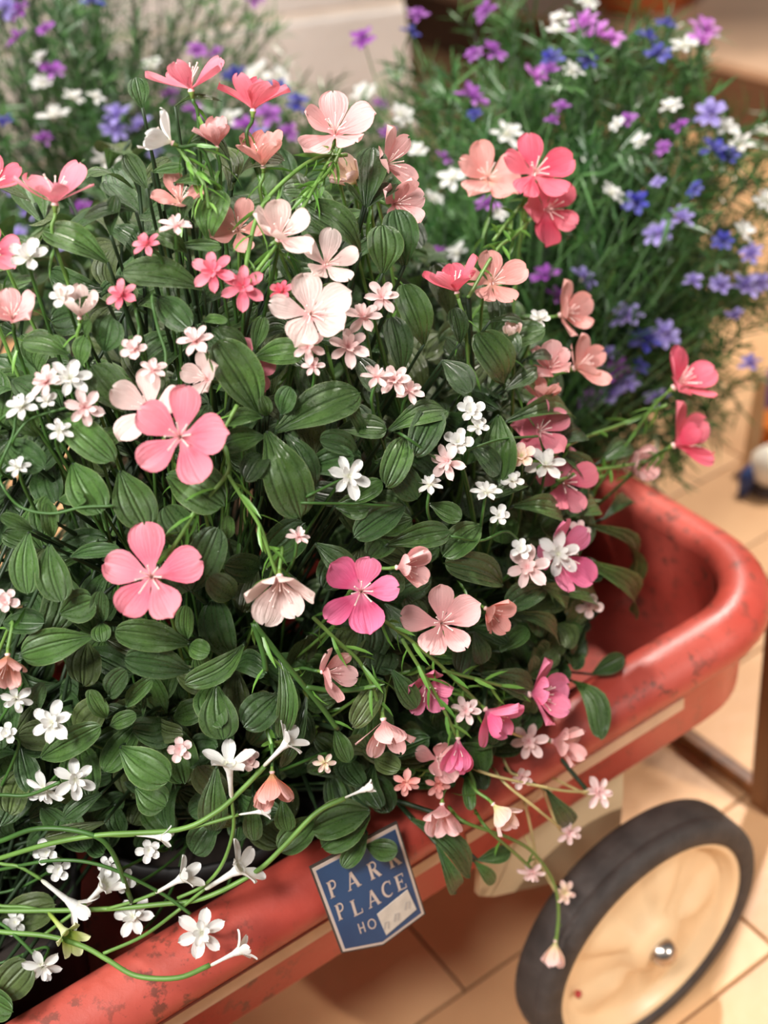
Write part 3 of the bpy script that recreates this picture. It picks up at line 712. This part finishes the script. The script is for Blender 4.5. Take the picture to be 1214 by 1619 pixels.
BIG = [  # x, y of the heart, petal length px, colour, axis(right, up, camera), cup, rot, label, forward mm
(302,142,66,'pink',(-.1,.88,.48),22,36,'topmost pink flower, opening upwards, left of its darker twin',20),
(400,174,60,'hot',(.08,.95,.3),42,0,'deep coral pink cup flower at the top, right of the topmost flower',20),
(272,226,52,'white',(-.85,.35,.4),38,20,'large white flower at the top left, facing left',18),
(343,232,42,'pale',(0,.9,.45),48,10,'small pale pink flower below the topmost pink flower',0),
(416,263,56,'salmon',(.02,.85,.5),48,0,'dusky salmon cup flower left of the tall pale pink flower',0),
(530,214,64,'pale',(.02,.45,.9),22,0,'tall pale pink flower with long stamens at the top centre',25),
(87,322,70,'pink',(.08,.92,.40),20,36,'pink flower seen from the side at the left edge, upper row',20),
(-10,298,50,'hot',(.3,.7,.6),25,10,'pink flower cut by the left edge, above the white star',14),
(-18,402,46,'pink',(.5,.3,.8),25,0,'pink flower with one petal showing at the left edge, beside a white star',14),
(606,262,58,'pale',(.75,.25,.55),35,30,'pale pink flower behind the upright leaf, right of the tall flower',2),
(622,322,50,'pale',(.6,-.1,.75),35,0,'pale pink flower half hidden under the upright leaf at the top',-4),
(566,290,48,'cream',(-.5,.3,.7),55,0,'creamy pink closed flower left of the upright leaf',-4),
(285,322,48,'salmon',(.1,.6,.75),30,20,'dusky pink flower behind the wide upright leaf at the upper left',-6),
(376,366,48,'salmon',(.1,.3,.9),30,50,'dusky pink flower in the shade left of the blush pair',-6),
(440,378,60,'blush',(.22,.5,.80),36,8,'blush white flower with cupped petals, upper of the overlapping pair',22),
(514,420,54,'blush',(.30,.35,.85),32,-10,'blush white flower, lower right of the overlapping pair',14),
(490,498,66,'blush',(.22,.12,.95),24,15,'large blush flower with long white stamens at the centre top',22),
(286,692,76,'pink',(.0,.12,1),14,-12,'big coral pink flower in front of a blush one, centre left',34),
(240,650,62,'blush',(-.25,.25,.9),22,0,'blush flower tucked behind the big coral pink one',12),
(126,502,50,'blush',(.15,.75,.65),48,0,'blush cup flower over a rounded leaf at the left',8),
(20,506,50,'pale',(.1,.6,.8),36,10,'pale pink flower cut by the left edge, middle height',12),
(772,286,58,'salmon',(-.15,.35,.9),34,12,'light salmon flower at the left of the coral trio, upper right',10),
(843,277,62,'hot',(.15,.25,.95),20,0,'coral red flower with five open petals, top of the trio',20),
(860,332,58,'hot',(.5,-.05,.85),30,25,'coral red flower at the bottom of the trio, facing right',18),
(722,462,54,'hot',(-.25,.9,.35),34,30,'coral red flower seen from the side, in front of a salmon one',10),
(776,450,54,'salmon',(.2,.35,.9),26,0,'salmon flower behind the coral red one, right of centre',4),
(886,498,50,'salmon',(.72,.12,.7),36,15,'salmon flower turned to the right, over the small white bloom',12),
(808,542,32,'cream',(-.1,.8,.5),62,0,'cream and yellow half open bud below the salmon flower',2),
(868,584,44,'pale',(.1,.5,.8),42,0,'blush pink cup flower left of the salmon flower at the right',4),
(908,582,54,'salmon',(.72,.3,.6),40,0,'salmon flower facing right beside the blush cup, right side',10),
(1066,612,64,'hot',(.62,.55,.55),40,-20,'bright pink flower at the far right, upper of two',14),
(1066,704,60,'hot',(.72,.35,.55),42,10,'bright pink flower at the far right, lower of two',14),
(986,738,54,'pale',(.78,.05,.62),46,5,'light pink flower left of the lower bright pink one, far right',14),
(850,684,52,'pink',(.2,.3,.9),22,10,'pink flower half hidden behind a level leaf at the right',-8),
(886,764,54,'pink',(.3,.1,.9),24,0,'pink flower in the shade behind the white star at the right',-8),
(856,634,38,'salmon',(.1,.8,.5),45,0,'dusky salmon flower above the half hidden pink one',-6),
(241,912,76,'pink',(.0,.10,1),13,2,'big coral pink flower lower left, over a wide leaf',32),
(442,912,68,'blush',(.05,-.62,.55),38,0,'nodding blush flower with open underside, centre',26),
(571,935,66,'mag',(.02,.12,1),15,-20,'deep pink flower with long stamens, centre right of the nodding one',24),
(628,897,52,'pale',(.78,.1,.55),44,20,'pale pink flower facing right, above the deep pink one',14),
(697,986,62,'pale',(.05,.25,.95),20,8,'pale pink open flower right of the deep pink one',20),
(768,962,44,'salmon',(.6,-.35,.6),42,0,'salmon flower seen from the side, right of the pale open one',14),
(510,1062,50,'pale',(.75,-.05,.6),44,36,'pale pink flower facing right with a hanging petal, lower centre',14),
(672,1080,46,'mag',(.2,-.4,.8),32,0,'deep pink flower in the shade behind green needles',0),
(838,1098,64,'mag',(.8,.05,.5),46,0,'magenta pink flower facing right, above the wagon rim',20),
(768,1122,58,'mag',(.62,-.5,.5),44,10,'magenta pink nodding flower, middle of the lower row',22),
(724,1168,50,'mag',(.05,-.92,.35),68,0,'closed magenta pink flower pointing down, lower row',20),
(606,1138,62,'pale',(.12,-.88,.4),46,10,'pale pink bell flower hanging over the centre bottom',22),
(699,1272,50,'pale',(.0,-.85,.45),48,20,'pale pink bell flower hanging right of the sign',24),
(780,1272,46,'cream',(.6,-.6,.45),60,0,'cream and pink bell flower right of the hanging pale bell',22),
(873,1172,50,'pale',(.85,-.1,.4),44,0,'pale pink flower with yellow stamens facing right, over the rim',16),
(430,1222,52,'stripe',(.05,-.85,.5),42,10,'hanging flower with orange stripes below the white trumpet',26),
(12,1036,52,'stripe',(.12,-.85,.5),42,30,'hanging flower with orange stripes at the left edge',22),
(880,878,62,'mag',(.55,.12,.8),20,18,'deep pink flower behind the white star pair at the right',4),
(384,586,46,'pink',(.5,-.1,.85),24,10,'pink flower peeking from behind the largest upright leaf',-12),
(330,600,40,'blush',(-.6,.2,.7),30,0,'blush flower left of the largest upright leaf',4),
(690,1200,40,'pale',(.3,.2,.9),30,0,'pale pink flower in the tangle left of the closed magenta one',-2),
]
for (x, y, r, col, a, cup, rot, lab, fw) in BIG:
    t = dep(x, y) - fw / 1000; P = at(x, y, t); size = r * t / F * 1.06; ax = axis_w(a)
    root = soil(nearest_pot(P), .05); path = auto_stem(P, ax, size, root)
    th = thing('pink_flower' if col not in ('white', 'blush', 'cream') else ('white_flower' if col == 'white' else 'blush_flower'), lab, 'flower', root, 'large five-petalled flowers')
    V, Fc = tube(path, .0012, 6); part('stem', mesh('stem', V, Fc, M_STEMB if rnd() < .5 else M_STEM), th)
    V, Fc = needles_on(path[2:14], 9, .020, .0026, rnd() * 6); part('needle_leaves', mesh('needle_leaves', V, Fc, M_NEEDLE), th, None, None, 'stuff')
    blossom(th, P, ax, size, col, 'big', cup, rot, 5, 0, 13, 7 if cup < 50 else 5)
STAR = [ # x, y, radius px, colour, axis, label, kind
(278,360,27,'pale',(.1,.8,.6),'pale pink star flower seen from the side, left of the wide upright leaf','star'),
(233,388,24,'pink',(-.3,.5,.8),'small bright pink star flower above the long level leaf','star'),
(338,430,34,'pink',(-.1,.2,.95),'bright pink star flower, left of two above the centre','star'),
(384,455,35,'pink',(.1,.15,1),'bright pink star flower, right of two above the centre','star'),
(193,467,25,'pink',(-.2,.3,.9),'bright pink star flower left of the long level leaf tip','star'),
(46,408,30,'white',(.1,.5,.85),'white star flower near the left edge, above the pale pink one','round'),
(99,470,22,'white',(0,.3,.9),'small white star flower behind the blush cup flower','round'),
(446,462,20,'hot',(-.3,.3,.8),'small coral star flower in the shade above the large blush flower','star'),
(575,503,30,'pale',(-.1,.5,.85),'pale pink star flower right of the large blush flower','star'),
(603,472,28,'pale',(.2,.4,.9),'pale pink star flower, top of three right of the large blush flower','star'),
(550,550,32,'pale',(.1,.35,.95),'pale pink star flower, lowest of three right of the large blush flower','star'),
(488,548,28,'pale',(-.1,.1,1),'pale pink star flower under the large blush flower','star'),
(310,540,30,'pale',(-.2,.5,.85),'pale pink star flower above the blush petal, left of centre','star'),
(212,552,23,'pale',(-.1,.4,.9),'pale pink star flower alone in shade, left of centre','round'),
(241,586,22,'pale',(.1,.5,.8),'pale pink star flower just above the blush flower at left','star'),
(495,580,17,'pale',(.1,.4,.9),'tiny pale pink star flower below the large blush flower','star'),
(595,598,26,'pale',(.1,.75,.6),'pale pink star flower on a short stem, right of centre','star'),
(75,605,29,'pale',(-.4,.4,.8),'pale pink star flower left of the white star at the left side','star'),
(110,600,32,'white',(.3,.35,.9),'white star flower beside a pale pink one at the left side','star'),
(134,644,30,'pale',(.2,-.2,.9),'pale pink star flower hanging below the white star at the left side','star'),
(36,644,28,'white',(-.2,.5,.85),'white star flower on a curved stem near the left edge','star'),
(74,634,17,'white',(.1,.5,.85),'tiny white star flower in the shade at the left','round'),
(94,682,21,'white',(.2,.5,.85),'small white star flower on a thin curved stem at the left','star'),
(29,740,20,'white',(0,.6,.8),'small white star flower at the left edge, middle height','star'),
(550,754,34,'white',(.35,.1,.9),'white star flower on a straight stem at the centre','star'),
(624,602,26,'pale',(-.2,.3,.9),'pale pink star flower, left of the pair below the shaded leaves','star'),
(646,620,24,'pale',(.2,.5,.8),'pale pink star flower, right of the pair below the shaded leaves','star'),
(744,650,22,'white',(0,.3,.95),'small white star flower right of centre, above a white pompom','round'),
(724,700,24,'white',(-.1,.3,.95),'white pompom-like flower right of centre','round'),
(755,676,18,'white',(.2,.4,.9),'white half-open flower between the pompom and the leaf','round'),
(708,730,29,'pale',(-.45,-.1,.9),'pale pink star flower with thin petals, right of centre','star'),
(862,736,31,'white',(.0,.5,.87),'white star flower in front of the shaded pink flower, right side','star'),
(679,768,22,'white',(0,.8,.6),'white star flower seen from the side, right of centre','star'),
(768,780,24,'white',(.1,.75,.65),'white star flower lowest in the middle of the right side','star'),
(788,816,18,'white',(.1,.3,.95),'small white star flower beside a leaf, right side','round'),
(824,722,22,'cream',(-.1,.3,.9),'cream double flower left of the white star at the right','round'),
(810,760,18,'white',(0,.5,.85),'white flower half hidden in shade at the right','round'),
(851,505,18,'white',(.2,.5,.8),'small white bloom left of the turned salmon flower','round'),
(10,950,20,'pale',(.1,.3,.95),'small pale pink star flower at the left edge above the striped flower','round'),
(84,1143,34,'white',(-.1,.3,.95),'white star flower in front of dark leaves at the lower left','star'),
(12,1160,18,'white',(0,.4,.9),'small white star flower at the left edge, lower part','round'),
(26,1104,24,'white',(.2,-.3,.9),'white star flower under the striped flower at the left edge','star'),
(285,1185,21,'pale',(.1,.2,.97),'small pale pink star flower alone over dark leaves, lower left','round'),
(471,850,19,'pale',(.3,.7,.6),'small pale pink tufted flower on a curved stem, centre','star'),
(395,1203,18,'pale',(.1,.3,.9),'small pale pink star flower beside the white trumpet','round'),
(513,1206,17,'cream',(.1,-.2,.9),'tiny cream star flower above the leaf cluster, lower centre','star'),
(118,1232,33,'white',(.3,.1,.95),'white star flower beside a trailing stem at the lower left','star'),
(72,1246,30,'white',(-.2,-.45,.85),'white star flower hanging left of its neighbour at the lower left','star'),
(916,840,18,'pale',(.1,.3,.95),'small pale pink star flower right of the deep pink flower','round'),
(824,868,18,'white',(-.1,.2,.95),'small white star flower behind the pale star, right side','round'),
(834,897,34,'pale',(-.15,.15,1),'large pale pink star flower, left of the star pair at the right','star'),
(881,876,36,'white',(.1,.1,1),'large white double star flower, right of the star pair','star'),
(931,958,21,'pale',(.0,.3,.95),'small pale pink star flower hanging over the dark wagon corner','round'),
(836,1172,28,'pale',(-.1,.2,.95),'pale pink star flower in the lower tangle near the rim','star'),
(737,1124,24,'pale',(-.1,.3,.95),'dusky pale pink star flower left of the magenta nodding flower','star'),
(945,1252,25,'pale',(.35,.1,.9),'pale pink star flower at the end of a long stem, above the wheel','star'),
(899,1316,20,'pale',(.25,-.1,.95),'pale pink star flower on a short stem over the tyre','star'),
(642,1236,22,'salmon',(-.1,-.3,.9),'salmon star flower hanging in the tangle, lower centre','star'),
(692,1240,20,'salmon',(.1,-.2,.95),'salmon star flower in the tangle behind the closed magenta flower','star'),
(841,1378,21,'pale',(-.2,-.5,.8),'pale pink tufted flower on the drooping stem over the bracket','star'),
(892,1411,19,'cream',(.2,.1,.95),'cream star flower halfway down the drooping stem','star'),
(822,1228,19,'pale',(.3,-.2,.9),'small pale pink star flower left of the long pale stem','round'),
(75,1348,21,'white',(-.1,.4,.9),'small white star flower above the white trumpets, left','round'),
(93,1374,19,'white',(.1,.1,.98),'small white star flower touching the trailing stems, left','round'),
(171,1369,17,'white',(0,.3,.95),'tiny white star flower in shade between trailing stems','round'),
(196,1392,20,'white',(-.1,.3,.95),'small white star flower on a crossing stem, lower left','round'),
(236,1344,20,'white',(.1,.1,.98),'small white star flower under the upper trailing stem','round'),
(25,1458,20,'white',(0,.3,.95),'small white star flower at the left edge near the bottom','round'),
(212,1450,31,'white',(-.1,.5,.8),'white star flower over the dark wagon inside, lower left','star'),
(319,1474,38,'white',(.1,.2,.95),'large white star flower above the red wagon rim','star'),
(68,1526,31,'white',(.2,-.3,.9),'white star flower lowest in the left corner','star'),
]
for (x, y, r, col, a, lab, kd) in STAR:
    fw = .018 if y < 1240 else .012; t = dep(x, y) - fw; P = at(x, y, t); size = r * t / F * 1.05; ax = axis_w(a)
    root = soil(nearest_pot(P), .06); path = auto_stem(P, ax, size, root)
    th = thing('star_flower', lab, 'flower', root, 'small star-shaped flowers')
    V, Fc = tube(path, .0011, 5); part('stem', mesh('stem', V, Fc, M_STEMP if (x > 820 and y > 1200) else M_STEM), th)
    if col == 'pale': col = 'palestar'
    blossom(th, P, ax, size, col, kd, 12 if kd == 'star' else 16, ru(0, 70), 6 if kd == 'star' else 5, 5, 10, 0)

# trailing trumpet-flower sprigs: stems (px polylines) and trumpets (base px, mouth px)
def tdep(x, y): return dep(x, y) - .022
def ppath(pts): return spline([at(x, y, tdep(x, y)) for x, y in pts], 6)
def trumpet(th, bx, by, mx, my, col='white', op=1.0, lab=None):
    B_ = at(bx, by, tdep(bx, by)); M_ = at(mx, my, tdep(mx, my) - .003); ax = (M_ - B_).normalized(); Ln = (M_ - B_).length
    tl = Ln * .74; V, Fc = lathe([(.020, 0), (.05, .10), (.052, .4), (.075, .75), (.15, 1.0)], 12)
    key = ('tr', col)
    if key not in CACHE: CACHE[key] = mesh('blossom', V, Fc, PET[col], [(.5, v.z) for v in V])
    Fm = frame(ax); bo = part('blossom', CACHE[key], th, loc_rot_scale(B_, Fm, tl), lab)
    for k in range(5):
        sc = Ln * .41; e = math.radians(80 - 26 * op + ru(-12, 12))
        M = Matrix.Translation(B_ + ax * tl * .9) @ Fm @ Matrix.Rotation(math.radians(72 * k + ru(-6, 6)), 4, 'Z') @ Matrix.Translation((0, .09 * tl, 0)) @ Matrix.Rotation(e, 4, 'X') @ Matrix.Diagonal((sc, sc, sc, 1))
        part('petal', petal_mesh('lobe', 0, col), bo, M)
SPRIGS = [
 ('long trailing sprig with white trumpets, upper, ending above the striped flower',
  [[(-60,1375),(0,1357),(75,1335),(160,1320),(281,1312),(342,1284),(382,1249),(418,1212)], [(160,1320),(190,1321),(213,1320)], [(301,1309),(340,1299),(377,1288)], [(366,1262),(369,1310),(352,1365),(322,1400),(281,1420)]],
  [(415,1213,470,1158,'white',1), (213,1320,270,1325,'white',.4), (377,1288,426,1281,'white',.1), (366,1262,360,1186,'white',1.2)]),
 ('trailing sprig with white trumpets, lower, drooping over the red rim',
  [[(-60,1462),(0,1473),(75,1480),(131,1496),(171,1518),(216,1543),(281,1546),(332,1526)], [(163,1508),(226,1480),(281,1440),(324,1405)], [(70,1478),(105,1452),(136,1428)]],
  [(330,1528,398,1493,'white',1), (322,1407,402,1360,'white',1.1), (136,1428,176,1388,'white',.4)]),
 ('trailing sprig with a yellow-green trumpet and a narrow white bud',
  [[(-60,1436),(0,1440),(151,1438),(251,1430),(322,1420),(402,1380),(447,1340),(500,1285),(545,1262)], [(170,1437),(215,1424),(246,1412)], [(-60,1420),(0,1432),(40,1434),(76,1442)], [(-60,1345),(0,1365),(30,1370),(65,1390)]],
  [(246,1412,306,1378,'white',.4), (76,1442,118,1492,'yellowgreen',.6), (64,1390,138,1448,'white',.9), (543,1262,588,1243,'white',.1)]),
 ('bare green trailing stems crossing at the lower left',
  [[(-60,1345),(0,1330),(60,1310),(136,1317),(176,1345),(208,1425)], [(-60,1388),(0,1375),(90,1360),(166,1370),(251,1410),(301,1445)], [(-60,1440),(0,1460),(30,1485),(55,1510)], [(-60,1262),(0,1257),(45,1257),(95,1237)]], []),
]
for lab, stems, trs in SPRIGS:
    r0 = at(stems[0][0][0], stems[0][0][1], tdep(0, stems[0][0][1])); root = soil(0, .03)
    th = thing('trailing_sprig', lab, 'flower sprig', root, 'trailing sprigs at the lower left')
    V, Fc = tube(spline([root, root.lerp(r0, .5) + Vector((0, 0, .09)), r0], 6), .0021, 6); part('stem', mesh('stem', V, Fc, M_STEM), th)
    for i, s in enumerate(stems):
        p = ppath(s); V, Fc = tube(p, .0017 if i == 0 else .0012, 7); part('stem', mesh('stem', V, Fc, M_STEM if lab[0] == 'b' else M_STEMB), th)
    for tr in trs: trumpet(th, *tr)
# needle-leaved sprays whose stems show
SPRAYS = [
 ('bright green needle-leaved spray under the tall pale pink flower', [[(528,238),(500,290),(462,355),(405,430)], [(548,245),(490,255),(417,322),(392,402),(388,450)], [(540,232),(520,270),(480,310)], [(279,229),(300,260),(322,291),(330,330)]], 14, None),
 ('needle-leaved spray below the coral trio at the upper right', [[(840,345),(815,372),(785,395),(740,470)], [(842,300),(815,335),(780,380)]], 12, None),
 ('needle-leaved spray carrying the bright pink pair at the far right', [[(1055,640),(985,670),(905,700),(850,740)], [(1060,708),(1020,730),(935,745),(880,760)], [(980,740),(935,742),(905,750)]], 9, None),
 ('long needle-leaved spray crossing the lower right of the bush', [[(590,970),(640,1005),(700,1056),(765,1120)], [(700,1060),(770,1078),(835,1096)], [(495,976),(530,1010),(568,1046),(590,1090),(604,1134)], [(635,1010),(690,1100),(722,1165)]], 14, None),
 ('dark blue-green branched stem at the lower centre', [[(402,986),(440,1035),(482,1086),(510,1120),(533,1152)], [(482,1086),(530,1092),(580,1088)], [(400,985),(415,1030),(420,1060)]], 3, 'd'),
 ('needle-leaved stem above the nodding blush flower', [[(360,750),(385,790),(410,830),(424,870),(437,908)], [(312,800),(290,840),(262,882)], [(375,640),(352,690),(362,740),(335,780),(300,820)]], 9, None),
 ('drooping stem with small blooms hanging down over the tyre', [[(735,1300),(805,1325),(845,1350),(875,1395),(883,1440),(879,1492)], [(770,1310),(815,1350),(838,1372)]], 3, 'droop'),
 ('pale stems reaching out over the wagon rim, lower right', [[(760,1220),(830,1238),(890,1250),(930,1252)], [(800,1240),(850,1280),(885,1308)], [(790,1150),(840,1170),(870,1172)]], 0, 'p'),
 ('thin curved stems between the right-hand star flowers', [[(715,848),(760,855),(800,840),(825,860)], [(640,690),(690,725),(705,730)], [(740,712),(790,695),(850,690)], [(485,785),(515,770),(540,758)], [(480,795),(560,797),(620,800)]], 0, 'g'),
 ('thin curved stems around the left-hand star flowers', [[(0,760),(30,800),(80,812),(130,802),(180,800)], [(0,665),(35,640),(62,620)], [(20,700),(45,665),(85,650),(125,640)], [(0,740),(20,690),(25,660)], [(215,490),(220,520),(215,550)], [(240,470),(250,520),(262,560),(258,600)]], 0, 'g'),
]
for lab, stems, nn, fl in SPRAYS:
    x, y = stems[0][-1] if fl != 'droop' else stems[0][0]; e = at(x, y, dep(x, y)); root = soil(nearest_pot(e), .04)
    th = thing('needle_spray' if nn else 'thin_stems', lab, 'flower spray', root, 'green sprays among the flowers')
    V, Fc = tube(spline([root, root.lerp(e, .6) + Vector((0, 0, .02)), e], 6), .0018, 6); part('stem', mesh('stem', V, Fc, M_STEMD), th)
    for s in stems:
        pts = [at(a, b_, dep(a, b_) - .014) for a, b_ in s]; deep = pts[0] if fl in (None, 'd') else pts[0] - BACK * .03 + (pts[0] - pts[1]) * .3
        p = spline(pts if fl in (None, 'd') else [deep] + pts, 6); mt_ = {'d': M_STEMD, 'p': M_STEMP}.get(fl, M_STEMB)
        if fl == 'g' or fl == 'd': mt_ = M_STEM
        V, Fc = tube(p, {'d': .0018, 'g': .0009, 'p': .0011}.get(fl, .0013), 6); part('stem', mesh('stem', V, Fc, mt_), th)
        if nn:
            V, Fc = needles_on(p, nn, .021, .0028, rnd() * 6, .08, .9); part('needle_leaves', mesh('needle_leaves', V, Fc, M_NEEDLE), th, None, None, 'stuff')
    if fl == 'droop':
        P = at(878, 1488, dep(878, 1488) - .014); blossom(th, P, axis_w((-.12, -.9, .35)), .019, 'cream', 'big', 56, 0, 5, 0, 8, 5).__setitem__('label', 'cream and pink bell at the end of the drooping stem')

# ------------------------------------------------------------------ fine-leaved bushes behind
RB = Dome(at(890, 425, 1.42), (.275, .25, .285))
LB = Dome(at(140, 250, 1.50), (.27, .22, .27))
MB = Dome(at(440, 300, 1.46), (.17, .17, .13))
rootR = tray(POTS[3][0], POTS[3][1], .379)
def planter(label, c, h, r):
    p = thing('tall_planter', label, 'planter', c)
    V, Fc = lathe([(.001, 0), (r * .8, 0), (r * .82, .01), (r, h - .03), (r * 1.06, h - .028), (r * 1.06, h), (r * .96, h), (r * .93, h - .05), (.001, h - .04)], 28)
    part('planter_body', mesh('planter_body', V, Fc, m_pot), p, Matrix.Translation(c))
cL = Vector((LB.c[0], LB.c[1], 0)); cM = Vector((MB.c[0], MB.c[1], 0))
planter('tall dark planter behind the wagon, hidden below the left fine-leaved bush', cL, float(LB.c[2]) - .18, .11)
planter('tall dark planter behind the wagon, below the middle fine-leaved bush', cM, float(MB.c[2]) - .10, .09)
def fine_bush(dome, root, name, label, nsh, nb, flowers, upb, seed):
    random.seed(seed); th = thing(name, label, 'bush', root, 'fine-leaved flowering bushes behind the wagon')
    st, bl_ = [], []
    for k in range(nsh):
        while True:
            u = Vector((random.gauss(0, 1), random.gauss(0, 1), random.gauss(0, 1))).normalized()
            if u.z > -.8: break
        P = dome.pt(u, ru(.50, 1.06)); nr = dome.nor(P)
        ax = (nr + Vector((0, 0, upb)) + Vector((ru(-1, 1), ru(-1, 1), ru(-1, 1))) * .45).normalized()
        mid = root.lerp(P, .5) + Vector((ru(-.05, .05), ru(-.05, .05), ru(0, .07))); path = spline([root + Vector((ru(-.03, .03), ru(-.03, .03), 0)), mid, P - ax * .035, P + ax * .01], 4)
        st.append(tube(path, .0008, 3, False))
        for q in range(nb):
            t = ru(.22, 1.0) * (len(path) - 1); i = min(int(t), len(path) - 2); B_ = path[i].lerp(path[i + 1], t - i)
            tg = (path[i + 1] - path[i]).normalized(); o = Matrix.Rotation(ru(0, 6.28), 3, tg) @ tg.orthogonal().normalized()
            d = (tg * ru(.1, .9) + o * ru(.6, 1.2) + Vector((0, 0, .2))).normalized()
            bl_.append(blade(B_, d, ru(.018, .040), ru(.0020, .0034), o * ru(-.3, .3) + Vector((0, 0, ru(-.3, .15))), tg))
    V, Fc = join(st); part('stems', mesh('stems', V, Fc, M_STEMD), th, None, None, 'stuff')
    V, Fc = join(bl_); part('fine_leaves', mesh('fine_leaves', V, Fc, M_BLADE, smooth=False), th, None, None, 'stuff')
    for (x, y, r, c) in flowers:
        t = dome.hit(x, y) - .005; P = at(x, y, t); ax = (BACK * .6 + Vector((0, 0, .5)) + RIGHT * ru(-.7, .7) + UP * ru(-.1, .8)).normalized(); size = r * t / F
        back = P - ax * size * .15; path = spline([back, back - ax * .02 - Vector((0, 0, .012)), back.lerp(root, .35) + Vector((ru(-.03, .03), ru(-.03, .03), ru(-.01, .04))), back.lerp(root, .8)], 4)
        V, Fc = tube(path, .0009, 4); part('flower_stem', mesh('flower_stem', V, Fc, M_STEM), th)
        nm = {'purple': 'purple', 'orchid': 'orchid pink', 'lilac': 'lilac', 'navy': 'deep blue', 'white': 'white'}[c]
        bo = blossom(th, P, ax, size, c, 'star', 18, ru(0, 60), 7, 4, 22, 0, M_COREW if c in ('white', 'lilac') else M_CALYX); bo['label'] = nm + ' small flower'
RF = [(659,28,20,'purple'),(769,20,20,'purple'),(780,83,22,'purple'),(750,86,16,'purple'),(647,53,18,'navy'),(745,156,28,'purple'),(925,38,26,'orchid'),(945,58,28,'orchid'),(966,64,24,'orchid'),(915,48,20,'orchid'),(843,123,24,'orchid'),(868,113,18,'purple'),
(873,94,20,'navy'),(926,94,20,'navy'),(886,30,18,'white'),(880,50,18,'white'),(903,115,20,'white'),(1053,40,20,'navy'),(1021,60,20,'navy'),(1041,88,24,'navy'),(1081,76,26,'white'),(1112,48,26,'orchid'),(1106,70,26,'orchid'),(1124,183,28,'lilac'),
(1148,203,22,'white'),(1061,171,20,'white'),(1169,232,24,'white'),(1125,238,24,'navy'),(1150,248,20,'navy'),(800,215,28,'white'),(714,284,26,'white'),(684,316,18,'white'),(772,325,22,'purple'),(786,338,18,'white'),(1006,321,24,'navy'),(1076,347,24,'lilac'),
(1041,370,24,'lilac'),(966,306,22,'white'),(1142,382,18,'navy'),(1187,402,20,'lilac'),(1172,367,20,'white'),(993,191,18,'purple'),(976,197,14,'white'),(1074,201,16,'purple'),(1049,236,16,'purple'),(1013,226,18,'white'),(888,171,16,'purple'),(873,191,14,'purple'),
(750,182,14,'navy'),(632,182,20,'white'),(611,211,16,'purple'),(694,407,20,'purple'),(724,402,20,'white'),(1205,209,16,'white'),(1207,317,20,'white'),(860,438,27,'purple'),(920,441,26,'lilac'),(878,470,18,'purple'),(990,503,28,'lilac'),(1049,530,26,'lilac'),
(1016,540,30,'navy'),(973,586,24,'purple'),(991,606,20,'lilac'),(966,624,26,'lilac'),(933,633,22,'purple'),(1039,631,22,'lilac'),(1187,576,20,'lilac'),(1177,455,26,'lilac'),(1202,448,20,'lilac'),(1139,452,20,'lilac'),(1162,502,18,'lilac'),(1096,445,18,'lilac'),
(575,63,22,'purple'),(928,3,20,'white'),(1040,290,14,'lilac'),(1100,300,16,'navy'),(960,560,18,'lilac'),(1010,580,16,'navy'),(700,250,16,'purple'),(660,240,16,'white')]
LF = [(30,62,22,'purple'),(33,20,22,'purple'),(75,48,18,'purple'),(80,113,24,'purple'),(68,221,16,'purple'),(68,134,20,'white'),(65,94,18,'white'),(84,187,28,'white'),(151,156,16,'white'),(168,256,28,'white'),(5,196,20,'navy'),(146,3,20,'navy'),(8,12,22,'lilac'),
(188,184,28,'lilac'),(178,205,24,'lilac'),(222,200,22,'lilac'),(239,107,20,'white'),(115,156,18,'white'),(45,334,20,'lilac'),(30,375,22,'lilac'),(108,391,24,'lilac'),(130,330,18,'purple'),(100,300,14,'purple'),(15,300,16,'lilac'),(402,1,20,'purple'),(312,80,18,'purple'),(342,86,14,'purple')]
MF = [(407,120,26,'white'),(440,122,18,'white'),(307,176,20,'purple'),(270,152,18,'purple'),(362,190,24,'white'),(387,202,22,'purple'),(424,182,24,'purple'),(440,142,20,'navy'),(372,124,22,'navy'),(578,149,22,'white'),(470,165,20,'navy'),(410,215,18,'lilac'),(330,215,18,'lilac'),(455,210,18,'purple'),(250,240,18,'lilac'),(600,165,14,'purple'),(150,300,16,'lilac')]
fine_bush(RB, rootR, 'fine_leaved_bush', 'fine-leaved bush with purple, lilac and white flowers at the right', 700, 42, RF, .25, 5)
fine_bush(LB, Vector((cL.x, cL.y, LB.c[2] - .22)), 'fine_leaved_bush', 'fine-leaved bush with purple and white flowers at the upper left', 420, 26, LF, .9, 6)
fine_bush(MB, Vector((cM.x, cM.y, MB.c[2] - .14)), 'fine_leaved_bush', 'low fine-leaved bush with blue and white flowers behind the topmost pink flowers', 200, 24, MF, .5, 7)
